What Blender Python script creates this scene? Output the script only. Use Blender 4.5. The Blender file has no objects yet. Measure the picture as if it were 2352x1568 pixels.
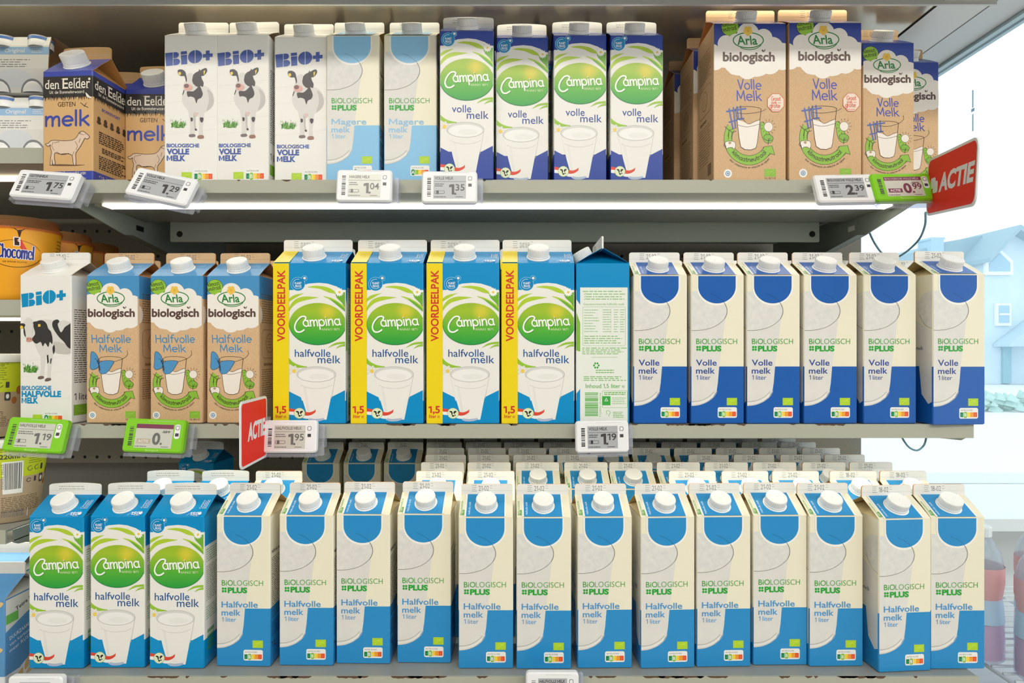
import bpy, math, random
from mathutils import Vector, Matrix
from mathutils.geometry import tessellate_polygon
random.seed(7)
C = bpy.context.collection
SC = bpy.context.scene
# ------------------------------------------------------------------ camera, sky, lights, exposure
FPX, CX0, HZ, EYE = 1419.0, 1176.0, 800.0, 1.5      # focal length in pixels, image centre column, horizon row, eye height
cam = bpy.data.objects.new('camera', bpy.data.cameras.new('camera'))
C.objects.link(cam)
cam.data.sensor_width = 36.0
cam.data.lens = FPX / 2352 * 36.0
cam.data.shift_y = (HZ - 784) / 2352
cam.data.clip_start = 0.02
cam.data.clip_end = 400
cam.location = (0, 0, EYE)
cam.rotation_euler = (math.pi / 2, 0, 0)
SC.camera = cam
SC.view_settings.view_transform = 'Standard'
SC.view_settings.look = 'None'
SC.view_settings.exposure = -0.2
SC.view_settings.gamma = 1.0
SC.view_settings.use_curve_mapping = False
W = bpy.data.worlds.new('overcast_sky')
SC.world = W
W.use_nodes = True
_bg = W.node_tree.nodes['Background']
_bg.inputs[0].default_value = (0.95, 0.98, 1.0, 1)
_bg.inputs[1].default_value = 2.1
SC.cycles.max_bounces = 8
SC.cycles.transparent_max_bounces = 24
SC.cycles.sample_clamp_indirect = 6.0
SC.cycles.caustics_reflective = False
SC.cycles.caustics_refractive = False


def area(name, loc, rot, sx, sy, power, col):
    l = bpy.data.lights.new(name, 'AREA')
    l.shape = 'RECTANGLE'
    l.size, l.size_y, l.energy, l.color = sx, sy, power, col
    o = bpy.data.objects.new(name, l)
    C.objects.link(o)
    o.location, o.rotation_euler = loc, rot
    return o


# the shop's ceiling lamps in front of and above the refrigerator
area('ceiling_lamp', (-0.3, -1.75, 3.35), (math.radians(58), 0, 0), 4.2, 0.22, 64, (1.0, 0.955, 0.87))
area('ceiling_lamp', (0.0, -3.4, 3.2), (math.radians(64), 0, 0), 6.0, 0.5, 50, (1.0, 0.965, 0.90))


def X(px, D): return (px - CX0) / FPX * D
def Z(py, D): return EYE + (HZ - py) / FPX * D
def R(a): return math.radians(a)


# ------------------------------------------------------------------ materials
def lin(c):
    return tuple(((v / 255) / 12.92 if v / 255 <= 0.04045 else ((v / 255 + 0.055) / 1.055) ** 2.4) for v in c)


MATS = {}


def mat(name, rgb, rough=0.45, metal=0.0, spec=0.4, emit=0.0, trans=0.0, noise=None, coat=0.0):
    if name in MATS:
        return MATS[name]
    m = bpy.data.materials.new(name)
    m.use_nodes = True
    nt = m.node_tree
    b = nt.nodes['Principled BSDF']
    c = lin(rgb)
    b.inputs['Base Color'].default_value = (*c, 1)
    b.inputs['Roughness'].default_value = rough
    b.inputs['Metallic'].default_value = metal
    b.inputs['Specular IOR Level'].default_value = spec
    if coat:
        b.inputs['Coat Weight'].default_value = coat
        b.inputs['Coat Roughness'].default_value = 0.12
    if emit:
        b.inputs['Emission Color'].default_value = (*c, 1)
        b.inputs['Emission Strength'].default_value = emit
    if noise:                                   # (scale, second colour): mottled surface
        tc = nt.nodes.new('ShaderNodeTexCoord')
        n = nt.nodes.new('ShaderNodeTexNoise')
        n.inputs['Scale'].default_value = noise[0]
        n.inputs['Detail'].default_value = 5
        r = nt.nodes.new('ShaderNodeValToRGB')
        r.color_ramp.elements[0].position = 0.35
        r.color_ramp.elements[1].position = 0.68
        r.color_ramp.elements[0].color = (*c, 1)
        r.color_ramp.elements[1].color = (*lin(noise[1]), 1)
        nt.links.new(tc.outputs['Object'], n.inputs['Vector'])
        nt.links.new(n.outputs['Fac'], r.inputs['Fac'])
        nt.links.new(r.outputs['Color'], b.inputs['Base Color'])
    if trans:                                   # clear plastic or glass sheet: see-through with a gloss
        out = nt.nodes['Material Output']
        t = nt.nodes.new('ShaderNodeBsdfTransparent')
        t.inputs[0].default_value = (*c, 1)
        mx = nt.nodes.new('ShaderNodeMixShader')
        mx.inputs[0].default_value = 1 - trans
        nt.links.new(t.outputs[0], mx.inputs[1])
        nt.links.new(b.outputs[0], mx.inputs[2])
        nt.links.new(mx.outputs[0], out.inputs['Surface'])
    MATS[name] = m
    return m


def mat_gradient(name, z0, z1, cols, xc=None, xr=None, spot=None, rough=0.3):
    """a printed colour gradient that runs up the carton, with a paler round glow printed on it"""
    if name in MATS:
        return MATS[name]
    m = bpy.data.materials.new(name)
    m.use_nodes = True
    nt = m.node_tree
    b = nt.nodes['Principled BSDF']
    b.inputs['Roughness'].default_value = rough
    tc = nt.nodes.new('ShaderNodeTexCoord')
    sp = nt.nodes.new('ShaderNodeSeparateXYZ')
    mr = nt.nodes.new('ShaderNodeMapRange')
    mr.inputs['From Min'].default_value = z0
    mr.inputs['From Max'].default_value = z1
    rp = nt.nodes.new('ShaderNodeValToRGB')
    els = rp.color_ramp.elements
    while len(els) < len(cols):
        els.new(0.5)
    for e, (p, c) in zip(els, cols):
        e.position = p
        e.color = (*lin(c), 1)
    nt.links.new(tc.outputs['Object'], sp.inputs[0])
    nt.links.new(sp.outputs['Z'], mr.inputs['Value'])
    nt.links.new(mr.outputs[0], rp.inputs['Fac'])
    last = rp.outputs['Color']
    if spot:
        (sx, sz, sr, sc) = spot
        cb = nt.nodes.new('ShaderNodeCombineXYZ')
        nt.links.new(sp.outputs['X'], cb.inputs['X'])
        nt.links.new(sp.outputs['Z'], cb.inputs['Z'])
        vm = nt.nodes.new('ShaderNodeVectorMath')
        vm.operation = 'DISTANCE'
        vm.inputs[1].default_value = (sx, 0, sz)
        nt.links.new(cb.outputs[0], vm.inputs[0])
        m2 = nt.nodes.new('ShaderNodeMapRange')
        m2.interpolation_type = 'SMOOTHSTEP'
        m2.inputs['From Min'].default_value = 0
        m2.inputs['From Max'].default_value = sr
        m2.inputs['To Min'].default_value = 0.9
        m2.inputs['To Max'].default_value = 0
        nt.links.new(vm.outputs['Value'], m2.inputs['Value'])
        mx = nt.nodes.new('ShaderNodeMix')
        mx.data_type = 'RGBA'
        mx.inputs[7].default_value = (*lin(sc), 1)
        nt.links.new(m2.outputs[0], mx.inputs[0])
        nt.links.new(last, mx.inputs[6])
        last = mx.outputs[2]
    nt.links.new(last, b.inputs['Base Color'])
    MATS[name] = m
    return m


def ink(rgb, rough=0.27):
    return mat('print_%d_%d_%d' % tuple(rgb), rgb, rough)


# ------------------------------------------------------------------ mesh builder (all numbers in millimetres)
class MB:
    def __init__(self):
        self.v, self.f, self.mi, self.mats, self.sm = [], [], [], [], []

    def slot(self, m):
        if m not in self.mats:
            self.mats.append(m)
        return self.mats.index(m)

    def add(self, verts, faces, m, smooth=False):
        n = len(self.v)
        self.v.extend(tuple(p) for p in verts)
        s = self.slot(m)
        for f in faces:
            self.f.append(tuple(i + n for i in f))
            self.mi.append(s)
            self.sm.append(smooth)

    def box(self, x0, x1, y0, y1, z0, z1, m, bev=0.0):
        if bev:
            return self.rbox(x0, x1, y0, y1, z0, z1, m, bev)
        v = [(x, y, z) for x in (x0, x1) for y in (y0, y1) for z in (z0, z1)]
        self.add(v, [(0, 1, 3, 2), (4, 6, 7, 5), (0, 4, 5, 1), (2, 3, 7, 6), (0, 2, 6, 4), (1, 5, 7, 3)], m)

    def rbox(self, x0, x1, y0, y1, z0, z1, m, r):
        """box whose outline seen from the front (x, z) is rounded and whose front and back rims are chamfered"""
        e = min(r * 0.4, (y1 - y0) * 0.3)
        loops = []
        for y, ins in ((y0, e), (y0 + e, 0), (y1 - e, 0), (y1, e)):
            loops.append([(x, y, z) for x, z in rrect(x0 + ins, z0 + ins, x1 - ins, z1 - ins, max(r - ins, 0.05), 4)])
        self.loft(loops, m, caps=True)

    def loft(self, loops, m, caps=False, smooth=False, closed=True):
        n = len(loops[0])
        vs = [p for l in loops for p in l]
        fs = []
        for k in range(len(loops) - 1):
            for i in range(n if closed else n - 1):
                j = (i + 1) % n
                fs.append((k * n + i, k * n + j, (k + 1) * n + j, (k + 1) * n + i))
        self.add(vs, fs, m, smooth)
        if caps:
            self.add(loops[0], [tuple(range(n))[::-1]], m)
            self.add(loops[-1], [tuple(range(n))], m)

    def lathe(self, prof, seg, m, M=None, smooth=True, ribs=None, capt=True, capb=False):
        """profile [(r, z)], optional ribs = (first, last, depth, count): knurling between two profile rows"""
        loops = []
        for k, (r, z) in enumerate(prof):
            l = []
            for i in range(seg):
                a = 2 * math.pi * i / seg
                rr = r
                if ribs and ribs[0] <= k <= ribs[1]:
                    rr = r - (ribs[2] if i % 2 else 0)
                p = Vector((rr * math.cos(a), rr * math.sin(a), z))
                l.append(M @ p if M else p)
            loops.append(l)
        self.loft(loops, m, smooth=smooth)
        if capt:
            self.add(loops[-1], [tuple(range(seg))], m)
        if capb:
            self.add(loops[0], [tuple(range(seg))[::-1]], m)

    def tube(self, pts, r, m, seg=8):
        pts = [Vector(p) for p in pts]
        loops = []
        for i, p in enumerate(pts):
            t = (pts[min(i + 1, len(pts) - 1)] - pts[max(i - 1, 0)]).normalized()
            a = t.cross(Vector((0, 0, 1)))
            if a.length < 1e-4:
                a = t.cross(Vector((1, 0, 0)))
            a.normalize()
            b = t.cross(a)
            loops.append([p + (a * math.cos(2 * math.pi * k / seg) + b * math.sin(2 * math.pi * k / seg)) * r for k in range(seg)])
        self.loft(loops, m, caps=True, smooth=True)

    def mesh(self, name):
        me = bpy.data.meshes.new(name)
        me.from_pydata([(a * 0.001, b * 0.001, c * 0.001) for a, b, c in self.v], [], self.f)
        for m in self.mats:
            me.materials.append(m)
        me.polygons.foreach_set('material_index', self.mi)
        me.polygons.foreach_set('use_smooth', self.sm)
        me.update()
        return me

    def obj(self, name, parent=None):
        o = bpy.data.objects.new(name, self.mesh(name))
        C.objects.link(o)
        o.parent = parent
        return o


def rrect(x0, y0, x1, y1, r, n=4):
    p = []
    for cx, cy, a0 in ((x1 - r, y1 - r, 0), (x0 + r, y1 - r, 90), (x0 + r, y0 + r, 180), (x1 - r, y0 + r, 270)):
        for i in range(n + 1):
            a = R(a0 + 90 * i / n)
            p.append((cx + r * math.cos(a), cy + r * math.sin(a)))
    return p


def arc(cx, cy, rx, ry, a0, a1, n=14):
    return [(cx + rx * math.cos(R(a0 + (a1 - a0) * i / n)), cy + ry * math.sin(R(a0 + (a1 - a0) * i / n))) for i in range(n + 1)]


def spl(pts, n=6, closed=False):
    """smooth curve through points (Catmull-Rom)"""
    P = list(pts)
    m = len(P)
    out = []
    for i in range(m if closed else m - 1):
        if closed:
            p0, p1, p2, p3 = P[(i - 1) % m], P[i], P[(i + 1) % m], P[(i + 2) % m]
        else:
            p0, p1, p2, p3 = P[max(i - 1, 0)], P[i], P[i + 1], P[min(i + 2, m - 1)]
        for k in range(n):
            t = k / n
            out.append(tuple(0.5 * (2 * p1[j] + (p2[j] - p0[j]) * t + (2 * p0[j] - 5 * p1[j] + 4 * p2[j] - p3[j]) * t * t
                                    + (3 * p1[j] - p0[j] - 3 * p2[j] + p3[j]) * t ** 3) for j in (0, 1)))
    if not closed:
        out.append(tuple(P[-1]))
    return out


# ------------------------------------------------------------------ printing on a flat face
_glyph = {}


def own_glyph(ch, bold):
    """letters drawn here: a figure one with a flag, and a plain M"""
    c, sw = CAPH, 0.088 + 2 * bold
    if ch == '1':
        return [(0.0, 0.70 * c), (0.0, 0.70 * c + sw), (0.17, c), (0.17 + sw, c), (0.17 + sw, 0), (0.17, 0), (0.17, c - sw * 1.15)], 0.17 + sw
    w = 0.70 + 2 * bold
    d = sw * 1.05
    return [(0, 0), (0, c), (d, c), (w / 2, 0.36 * c), (w - d, c), (w, c), (w, 0), (w - sw, 0), (w - sw, 0.70 * c), (w / 2, 0.10 * c), (sw, 0.70 * c), (sw, 0)], w


def glyphs(s, bold, res):
    key = (s, bold, res)
    if key in _glyph:
        return _glyph[key]
    if ('1' in s or 'M' in s) and CAPH:
        vs, fs, pen = [], [], 0.0
        seg = ''
        for ch in s + '\0':
            if ch in '1M\0':
                if seg:
                    v, f = glyphs(seg.strip(' ') or ' ', bold, res)
                    lead = 0.26 * (len(seg) - len(seg.lstrip(' ')))
                    if v:
                        x0 = min(q[0] for q in v)
                        n = len(vs)
                        vs += [(q[0] - x0 + pen + lead, q[1]) for q in v]
                        fs += [tuple(t + n for t in g) for g in f]
                        pen = max(q[0] for q in vs) + 0.085
                    pen += 0.26 * (len(seg) - len(seg.rstrip(' ')))
                    seg = ''
                if ch in '1M':
                    pts, w = own_glyph(ch, bold)
                    n = len(vs)
                    vs += [(q[0] + pen, q[1]) for q in pts]
                    fs += [tuple(t + n for t in g) for g in tessellate_polygon([[Vector((q[0], q[1], 0)) for q in pts]])]
                    pen += w + 0.085
            else:
                seg += ch
        # every triangle the same way round
        out = []
        for g in fs:
            ar = (vs[g[1]][0] - vs[g[0]][0]) * (vs[g[2]][1] - vs[g[0]][1]) - (vs[g[2]][0] - vs[g[0]][0]) * (vs[g[1]][1] - vs[g[0]][1])
            out.append(g if ar > 0 else g[::-1])
        _glyph[key] = (vs, out)
        return _glyph[key]
    c = bpy.data.curves.new('lettering', 'FONT')
    c.body, c.offset, c.resolution_u = s, bold, res
    o = bpy.data.objects.new('lettering', c)
    me = o.to_mesh()
    vs = [(v.co.x, v.co.y) for v in me.vertices]
    fs = []
    for q in me.polygons:
        g = tuple(q.vertices)
        ar = (vs[g[1]][0] - vs[g[0]][0]) * (vs[g[2]][1] - vs[g[0]][1]) - (vs[g[2]][0] - vs[g[0]][0]) * (vs[g[1]][1] - vs[g[0]][1])
        fs.append(g if ar > 0 else g[::-1])
    o.to_mesh_clear()
    bpy.data.objects.remove(o)
    bpy.data.curves.remove(c)
    _glyph[key] = (vs, fs)
    return _glyph[key]


CAPH = 0
_h = glyphs('H', 0, 2)[0]
CAPH = max(y for _, y in _h)


def clip(poly, x0, y0, x1, y1):
    def cut(p, ins, itx):
        o = []
        for i in range(len(p)):
            a, b = p[i - 1], p[i]
            if ins(b):
                if not ins(a):
                    o.append(itx(a, b))
                o.append(b)
            elif ins(a):
                o.append(itx(a, b))
        return o

    def ix(v): return lambda a, b: (v, a[1] + (b[1] - a[1]) * (v - a[0]) / (b[0] - a[0]))
    def iy(v): return lambda a, b: (a[0] + (b[0] - a[0]) * (v - a[1]) / (b[1] - a[1]), v)
    p = poly
    if min(q[0] for q in p) < x0: p = cut(p, lambda q: q[0] >= x0, ix(x0))
    if p and max(q[0] for q in p) > x1: p = cut(p, lambda q: q[0] <= x1, ix(x1))
    if p and min(q[1] for q in p) < y0: p = cut(p, lambda q: q[1] >= y0, iy(y0))
    if p and max(q[1] for q in p) > y1: p = cut(p, lambda q: q[1] <= y1, iy(y1))
    return p


class Sheet:
    """a flat face of a thing; T maps drawing coordinates to millimetres on the face"""

    def __init__(self, mb, O, U, V, w, h, T=None, inset=0.0, lift=0.05):
        self.mb, self.O, self.U, self.V = mb, Vector(O), Vector(U).normalized(), Vector(V).normalized()
        self.N = self.U.cross(self.V)
        self.w, self.h, self.T, self.k, self.lift = w, h, T or (lambda x, y: (x, y)), 0, lift
        self.ins = inset

    def off(self, L):
        self.k += 1
        return self.lift + L * 0.05 + (self.k % 14) * 0.003

    def put(self, pts, z):
        return [self.O + self.U * x + self.V * y + self.N * z for x, y in pts]

    def raw(self, pts, m, z):
        p = clip(pts, self.ins, self.ins, self.w - self.ins, self.h - self.ins)
        q = []
        for a in p:
            if not q or abs(a[0] - q[-1][0]) + abs(a[1] - q[-1][1]) > 1e-4:
                q.append(a)
        if len(q) > 2 and abs(q[0][0] - q[-1][0]) + abs(q[0][1] - q[-1][1]) < 1e-4:
            q.pop()
        if len(q) < 3:
            return
        ar = sum(q[i - 1][0] * q[i][1] - q[i][0] * q[i - 1][1] for i in range(len(q)))
        if ar < 0:
            q.reverse()
        self.mb.add(self.put(q, z), [tuple(range(len(q)))], m)

    def poly(self, pts, m, L=1):
        self.raw([self.T(*p) for p in pts], m, self.off(L))

    def rect(self, x0, y0, x1, y1, m, L=1):
        self.poly([(x0, y0), (x1, y0), (x1, y1), (x0, y1)], m, L)

    def rr(self, x0, y0, x1, y1, r, m, L=1):
        self.poly(rrect(min(x0, x1), min(y0, y1), max(x0, x1), max(y0, y1), r, 3), m, L)

    def ell(self, cx, cy, rx, ry, m, L=1, n=28):
        self.poly([(cx + rx * math.cos(2 * math.pi * i / n), cy + ry * math.sin(2 * math.pi * i / n)) for i in range(n)], m, L)

    def line(self, pts, w, m, L=2, closed=False, mm=True):
        """stroke of width w (mm on the face) along points"""
        P = [Vector(self.T(*p)) for p in pts]
        Q = [P[0]]
        for p in P[1:]:
            if (p - Q[-1]).length > 1e-3:
                Q.append(p)
        P = Q
        if len(P) > 6 and (P[0] - P[-1]).length < 1e-3:
            closed = True
        if closed and (P[0] - P[-1]).length < 1e-3:
            P.pop()
        n = len(P)
        if n < 2:
            return
        z = self.off(L)
        hw = w / 2
        Lf, Rt = [], []
        for i in range(n):
            a = P[(i - 1) % n] if (closed or i > 0) else P[i]
            b = P[(i + 1) % n] if (closed or i < n - 1) else P[i]
            d1 = (P[i] - a).normalized() if (P[i] - a).length else (b - P[i]).normalized()
            d2 = (b - P[i]).normalized() if (b - P[i]).length else d1
            t = d1 + d2
            t = t.normalized() if t.length > 1e-5 else d1
            nn = Vector((-t.y, t.x))
            k = max(0.45, abs(nn.dot(Vector((-d1.y, d1.x)))))
            Lf.append(P[i] + nn * hw / k)
            Rt.append(P[i] - nn * hw / k)
        for i in range(n if closed else n - 1):
            j = (i + 1) % n
            self.raw([tuple(Rt[i]), tuple(Rt[j]), tuple(Lf[j]), tuple(Lf[i])], m, z)
        if not closed and w > 0.35:
            for p, a, b in ((P[0], Lf[0], Rt[0]), (P[-1], Rt[-1], Lf[-1])):
                a0 = math.atan2(a.y - p.y, a.x - p.x)
                self.raw([(p.x + hw * math.cos(a0 + math.pi * k / 5), p.y + hw * math.sin(a0 + math.pi * k / 5)) for k in range(6)], m, z)

    def _place(self, x, y, sx, sy, shear, rot, warp):
        ca, sa = math.cos(R(rot)), math.sin(R(rot))

        def f(gx, gy):
            a, b = gx * sx + gy * sy * shear, gy * sy
            if warp:
                a, b = warp(a, b)
                return (x + a, y + b)
            return (x + a * ca - b * sa, y + a * sa + b * ca)
        return f

    def text(self, s, x, y, h, m, L=2, w=None, bold=0.0, shear=0.0, rot=0, align='l', res=3, warp=None):
        """printed word: capital height h, total width w, start point x, y; in drawing units"""
        vs, fs = glyphs(s, bold, res)
        if not vs:
            return
        x0 = min(p[0] for p in vs)
        x1 = max(p[0] for p in vs)
        sy = h / CAPH
        sx = (w / (x1 - x0)) if w else abs(sy)
        dx = {'l': 0, 'c': -(x1 - x0) / 2, 'r': -(x1 - x0)}[align]
        f = self._place(x, y, sx, sy, shear, rot, warp)
        pts = [self.T(*f(p[0] - x0 + dx, p[1])) for p in vs]
        e = self.ins
        z = self.off(L)
        keep = [g for g in fs if all(e <= pts[i][0] <= self.w - e and e <= pts[i][1] <= self.h - e for i in g)]
        if not keep:
            return
        a = sum((pts[g[0]][0] * pts[g[1]][1] - pts[g[1]][0] * pts[g[0]][1]) + (pts[g[1]][0] * pts[g[2]][1] - pts[g[2]][0] * pts[g[1]][1])
                + (pts[g[2]][0] * pts[g[0]][1] - pts[g[0]][0] * pts[g[2]][1]) for g in keep)
        self.mb.add(self.put(pts, z), [g if a > 0 else g[::-1] for g in keep], m)

    def hand(self, s, x, y, h, wt, m, L=2, w=None, shear=0.0, rot=0, align='l', warp=None, wob=0.0):
        """handwritten word in single strokes of width wt mm"""
        rnd = random.Random(s)
        adv = 0
        seq = []
        for ch in s:
            st, aw = HAND.get(ch, ([], 0.4))
            dy = rnd.uniform(-wob, wob)
            for q in st:
                seq.append([(px + adv, py + dy) for px, py in q])
            adv += aw + 0.2
        adv -= 0.2
        sy = h
        sx = w / adv if w else abs(h)
        dx = {'l': 0, 'c': -adv / 2, 'r': -adv}[align]
        f = self._place(x, y, sx, sy, shear, rot, warp)
        for q in seq:
            self.line([f(px + dx, py) for px, py in q], wt, m, L)

    def fine(self, x0, y0, x1, y1, rows, m, L=1, th=0.45, seed=1, vertical=False, ragged=0.25):
        """rows of small print too fine to read"""
        rnd = random.Random(seed)
        n = rows
        for i in range(n):
            t = (i + 0.5) / n
            if vertical:
                c = x0 + (x1 - x0) * t
                a, end = y0, y0 + (y1 - y0) * (1 - ragged * rnd.random())
            else:
                c = y0 + (y1 - y0) * t
                a, end = x0, x0 + (x1 - x0) * (1 - ragged * rnd.random())
            sg = 1 if end > a else -1
            u = abs(end - a) / 26
            while (end - a) * sg > 0:
                l = min(u * rnd.uniform(1.0, 4.5), abs(end - a))
                if vertical:
                    self.rect(c - th / 2, a, c + th / 2, a + sg * l, m, L)
                else:
                    self.rect(a, c - th / 2, a + sg * l, c + th / 2, m, L)
                a += sg * (l + u * 0.7)


# ------------------------------------------------------------------ single-stroke hand lettering, cap height 1
_x, _r = 0.62, 0.29


def _bowl(cx=_r, cy=_x / 2, rx=_r, ry=_x / 2): return arc(cx, cy, rx, ry, 60, 420, 18)


HAND = {
    'a': ([arc(_r, _x / 2, _r, _x / 2, 45, 325, 16), [(0.56, _x), (0.55, 0.12), (0.62, 0.0)]], 0.6),
    'b': ([[(0, 1), (0, 0.02)], arc(_r, _x / 2, _r, _x / 2, 150, -150, 16)], 0.58),
    'c': ([arc(_r, _x / 2, _r, _x / 2, 50, 310, 14)], 0.5),
    'd': ([arc(_r, _x / 2, _r, _x / 2, 45, 325, 16), [(0.56, 1), (0.56, 0.0)]], 0.58),
    'e': ([[(0.02, 0.31), (0.56, 0.34)], arc(_r, _x / 2, _r, _x / 2, 8, 310, 16)], 0.55),
    'f': ([spl([(0.42, 0.95), (0.3, 1.0), (0.17, 0.85), (0.15, 0.5), (0.14, 0.0)]), [(0, 0.6), (0.36, 0.62)]], 0.34),
    'g': ([arc(_r, _x / 2, _r, _x / 2, 45, 325, 16), spl([(0.57, _x), (0.57, 0.1), (0.5, -0.25), (0.25, -0.32), (0.02, -0.22)])], 0.58),
    'h': ([[(0, 1), (0, 0)], spl([(0.0, 0.35), (0.16, 0.58), (0.36, 0.62), (0.46, 0.45), (0.46, 0.0)])], 0.48),
    'i': ([[(0.02, _x), (0.02, 0.0)], [(0.02, 0.85), (0.03, 0.88)]], 0.08),
    'k': ([[(0, 1), (0, 0)], [(0.44, 0.62), (0.04, 0.3)], [(0.14, 0.37), (0.48, 0.0)]], 0.46),
    'l': ([[(0.02, 1), (0.02, 0.0)]], 0.08),
    'm': ([[(0, _x), (0, 0)], spl([(0.0, 0.35), (0.14, 0.58), (0.32, 0.6), (0.38, 0.42), (0.38, 0.0)]), spl([(0.38, 0.35), (0.52, 0.58), (0.7, 0.6), (0.76, 0.42), (0.76, 0.0)])], 0.78),
    'n': ([[(0, _x), (0, 0)], spl([(0.0, 0.35), (0.16, 0.58), (0.36, 0.62), (0.46, 0.45), (0.46, 0.0)])], 0.48),
    'o': ([_bowl()], 0.58),
    'p': ([[(0, _x), (0, -0.36)], arc(_r, _x / 2, _r, _x / 2, 150, -150, 16)], 0.58),
    'r': ([[(0, _x), (0, 0)], spl([(0.0, 0.32), (0.12, 0.55), (0.34, 0.6)])], 0.32),
    's': ([spl([(0.42, 0.55), (0.22, 0.63), (0.06, 0.5), (0.2, 0.33), (0.4, 0.2), (0.28, 0.02), (0.02, 0.06)])], 0.42),
    't': ([spl([(0.14, 0.88), (0.14, 0.3), (0.18, 0.05), (0.36, 0.02)]), [(0, 0.6), (0.34, 0.62)]], 0.36),
    'u': ([spl([(0, _x), (0, 0.25), (0.12, 0.02), (0.32, 0.04), (0.46, 0.25)]), [(0.47, _x), (0.47, 0.0)]], 0.5),
    'v': ([[(0, _x), (0.22, 0.0)], [(0.22, 0.0), (0.46, _x)]], 0.46),
    'w': ([[(0, _x), (0.16, 0)], [(0.16, 0), (0.32, 0.5)], [(0.32, 0.5), (0.48, 0)], [(0.48, 0), (0.66, _x)]], 0.66),
    'z': ([[(0, _x), (0.42, _x)], [(0.42, _x), (0, 0)], [(0, 0), (0.44, 0)]], 0.44),
    'j': ([spl([(0.15, _x), (0.15, -0.1), (0.08, -0.3), (-0.08, -0.28)])], 0.2),
    'A': ([[(0, 0), (0.34, 1)], [(0.34, 1), (0.68, 0)], [(0.14, 0.33), (0.54, 0.33)]], 0.68),
    'B': ([[(0, 0), (0, 1)], spl([(0, 1), (0.35, 0.98), (0.45, 0.75), (0.3, 0.54), (0, 0.53)]), spl([(0.1, 0.53), (0.45, 0.45), (0.5, 0.2), (0.3, 0.0), (0, 0)])], 0.52),
    'C': ([arc(0.42, 0.5, 0.42, 0.5, 50, 310, 18)], 0.7),
    'E': ([[(0, 0), (0, 1)], [(0, 1), (0.5, 1)], [(0, 0.53), (0.42, 0.53)], [(0, 0), (0.52, 0)]], 0.52),
    'G': ([arc(0.42, 0.5, 0.42, 0.5, 50, 340, 18), [(0.5, 0.42), (0.84, 0.42)]], 0.8),
    'H': ([[(0, 0), (0, 1)], [(0.6, 0), (0.6, 1)], [(0, 0.52), (0.6, 0.54)]], 0.62),
    'M': ([[(0, 0), (0.08, 1)], [(0.08, 1), (0.4, 0.2)], [(0.4, 0.2), (0.74, 1)], [(0.74, 1), (0.8, 0)]], 0.8),
    'U': ([spl([(0, 1), (0, 0.35), (0.12, 0.03), (0.4, 0.03), (0.56, 0.35), (0.56, 1)])], 0.56),
    'V': ([[(0, 1), (0.28, 0)], [(0.28, 0), (0.62, 1.02)]], 0.56),
    '-': ([[(0, 0.35), (0.25, 0.35)]], 0.25),
    '*': ([[(0.05, 0.8), (0.1, 0.83)]], 0.12),
    ' ': ([], 0.25),
}


# ------------------------------------------------------------------ things
def thing(name, label, cat, loc=(0, 0, 0), rz=0.0, group=None):
    o = bpy.data.objects.new(name, None)
    o.empty_display_size = 0.02
    C.objects.link(o)
    o.location = loc
    o.rotation_euler = (0, 0, rz)
    tag(o, label, cat, group)
    return o


def tag(o, label, cat, group=None):
    o['label'], o['category'] = label, cat
    if group:
        o['group'] = group
    return o


def dup(root, loc, rot, label, group):
    r = root.copy()
    C.objects.link(r)
    r.location = loc
    r.rotation_euler = rot
    r['label'] = label
    if group:
        r['group'] = group
    for ch in root.children:
        c = ch.copy()
        C.objects.link(c)
        c.parent = r
        for g in ch.children:
            d = g.copy()
            C.objects.link(d)
            d.parent = c
    return r
# ------------------------------------------------------------------ carton materials
WHITE = mat('white_board', (236, 234, 228), 0.32)
CREAM = mat('cream_board', (238, 232, 209), 0.32)
KRAFT = mat('kraft_board', (216, 182, 142), 0.55, noise=(900, (205, 167, 124)))
KRAFTIN = mat('raw_board_edge', (205, 150, 95), 0.7)
CAPW = mat('white_cap_plastic', (240, 240, 238), 0.38)
INKD = ink((70, 68, 70))
INKG = ink((120, 120, 122))


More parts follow.
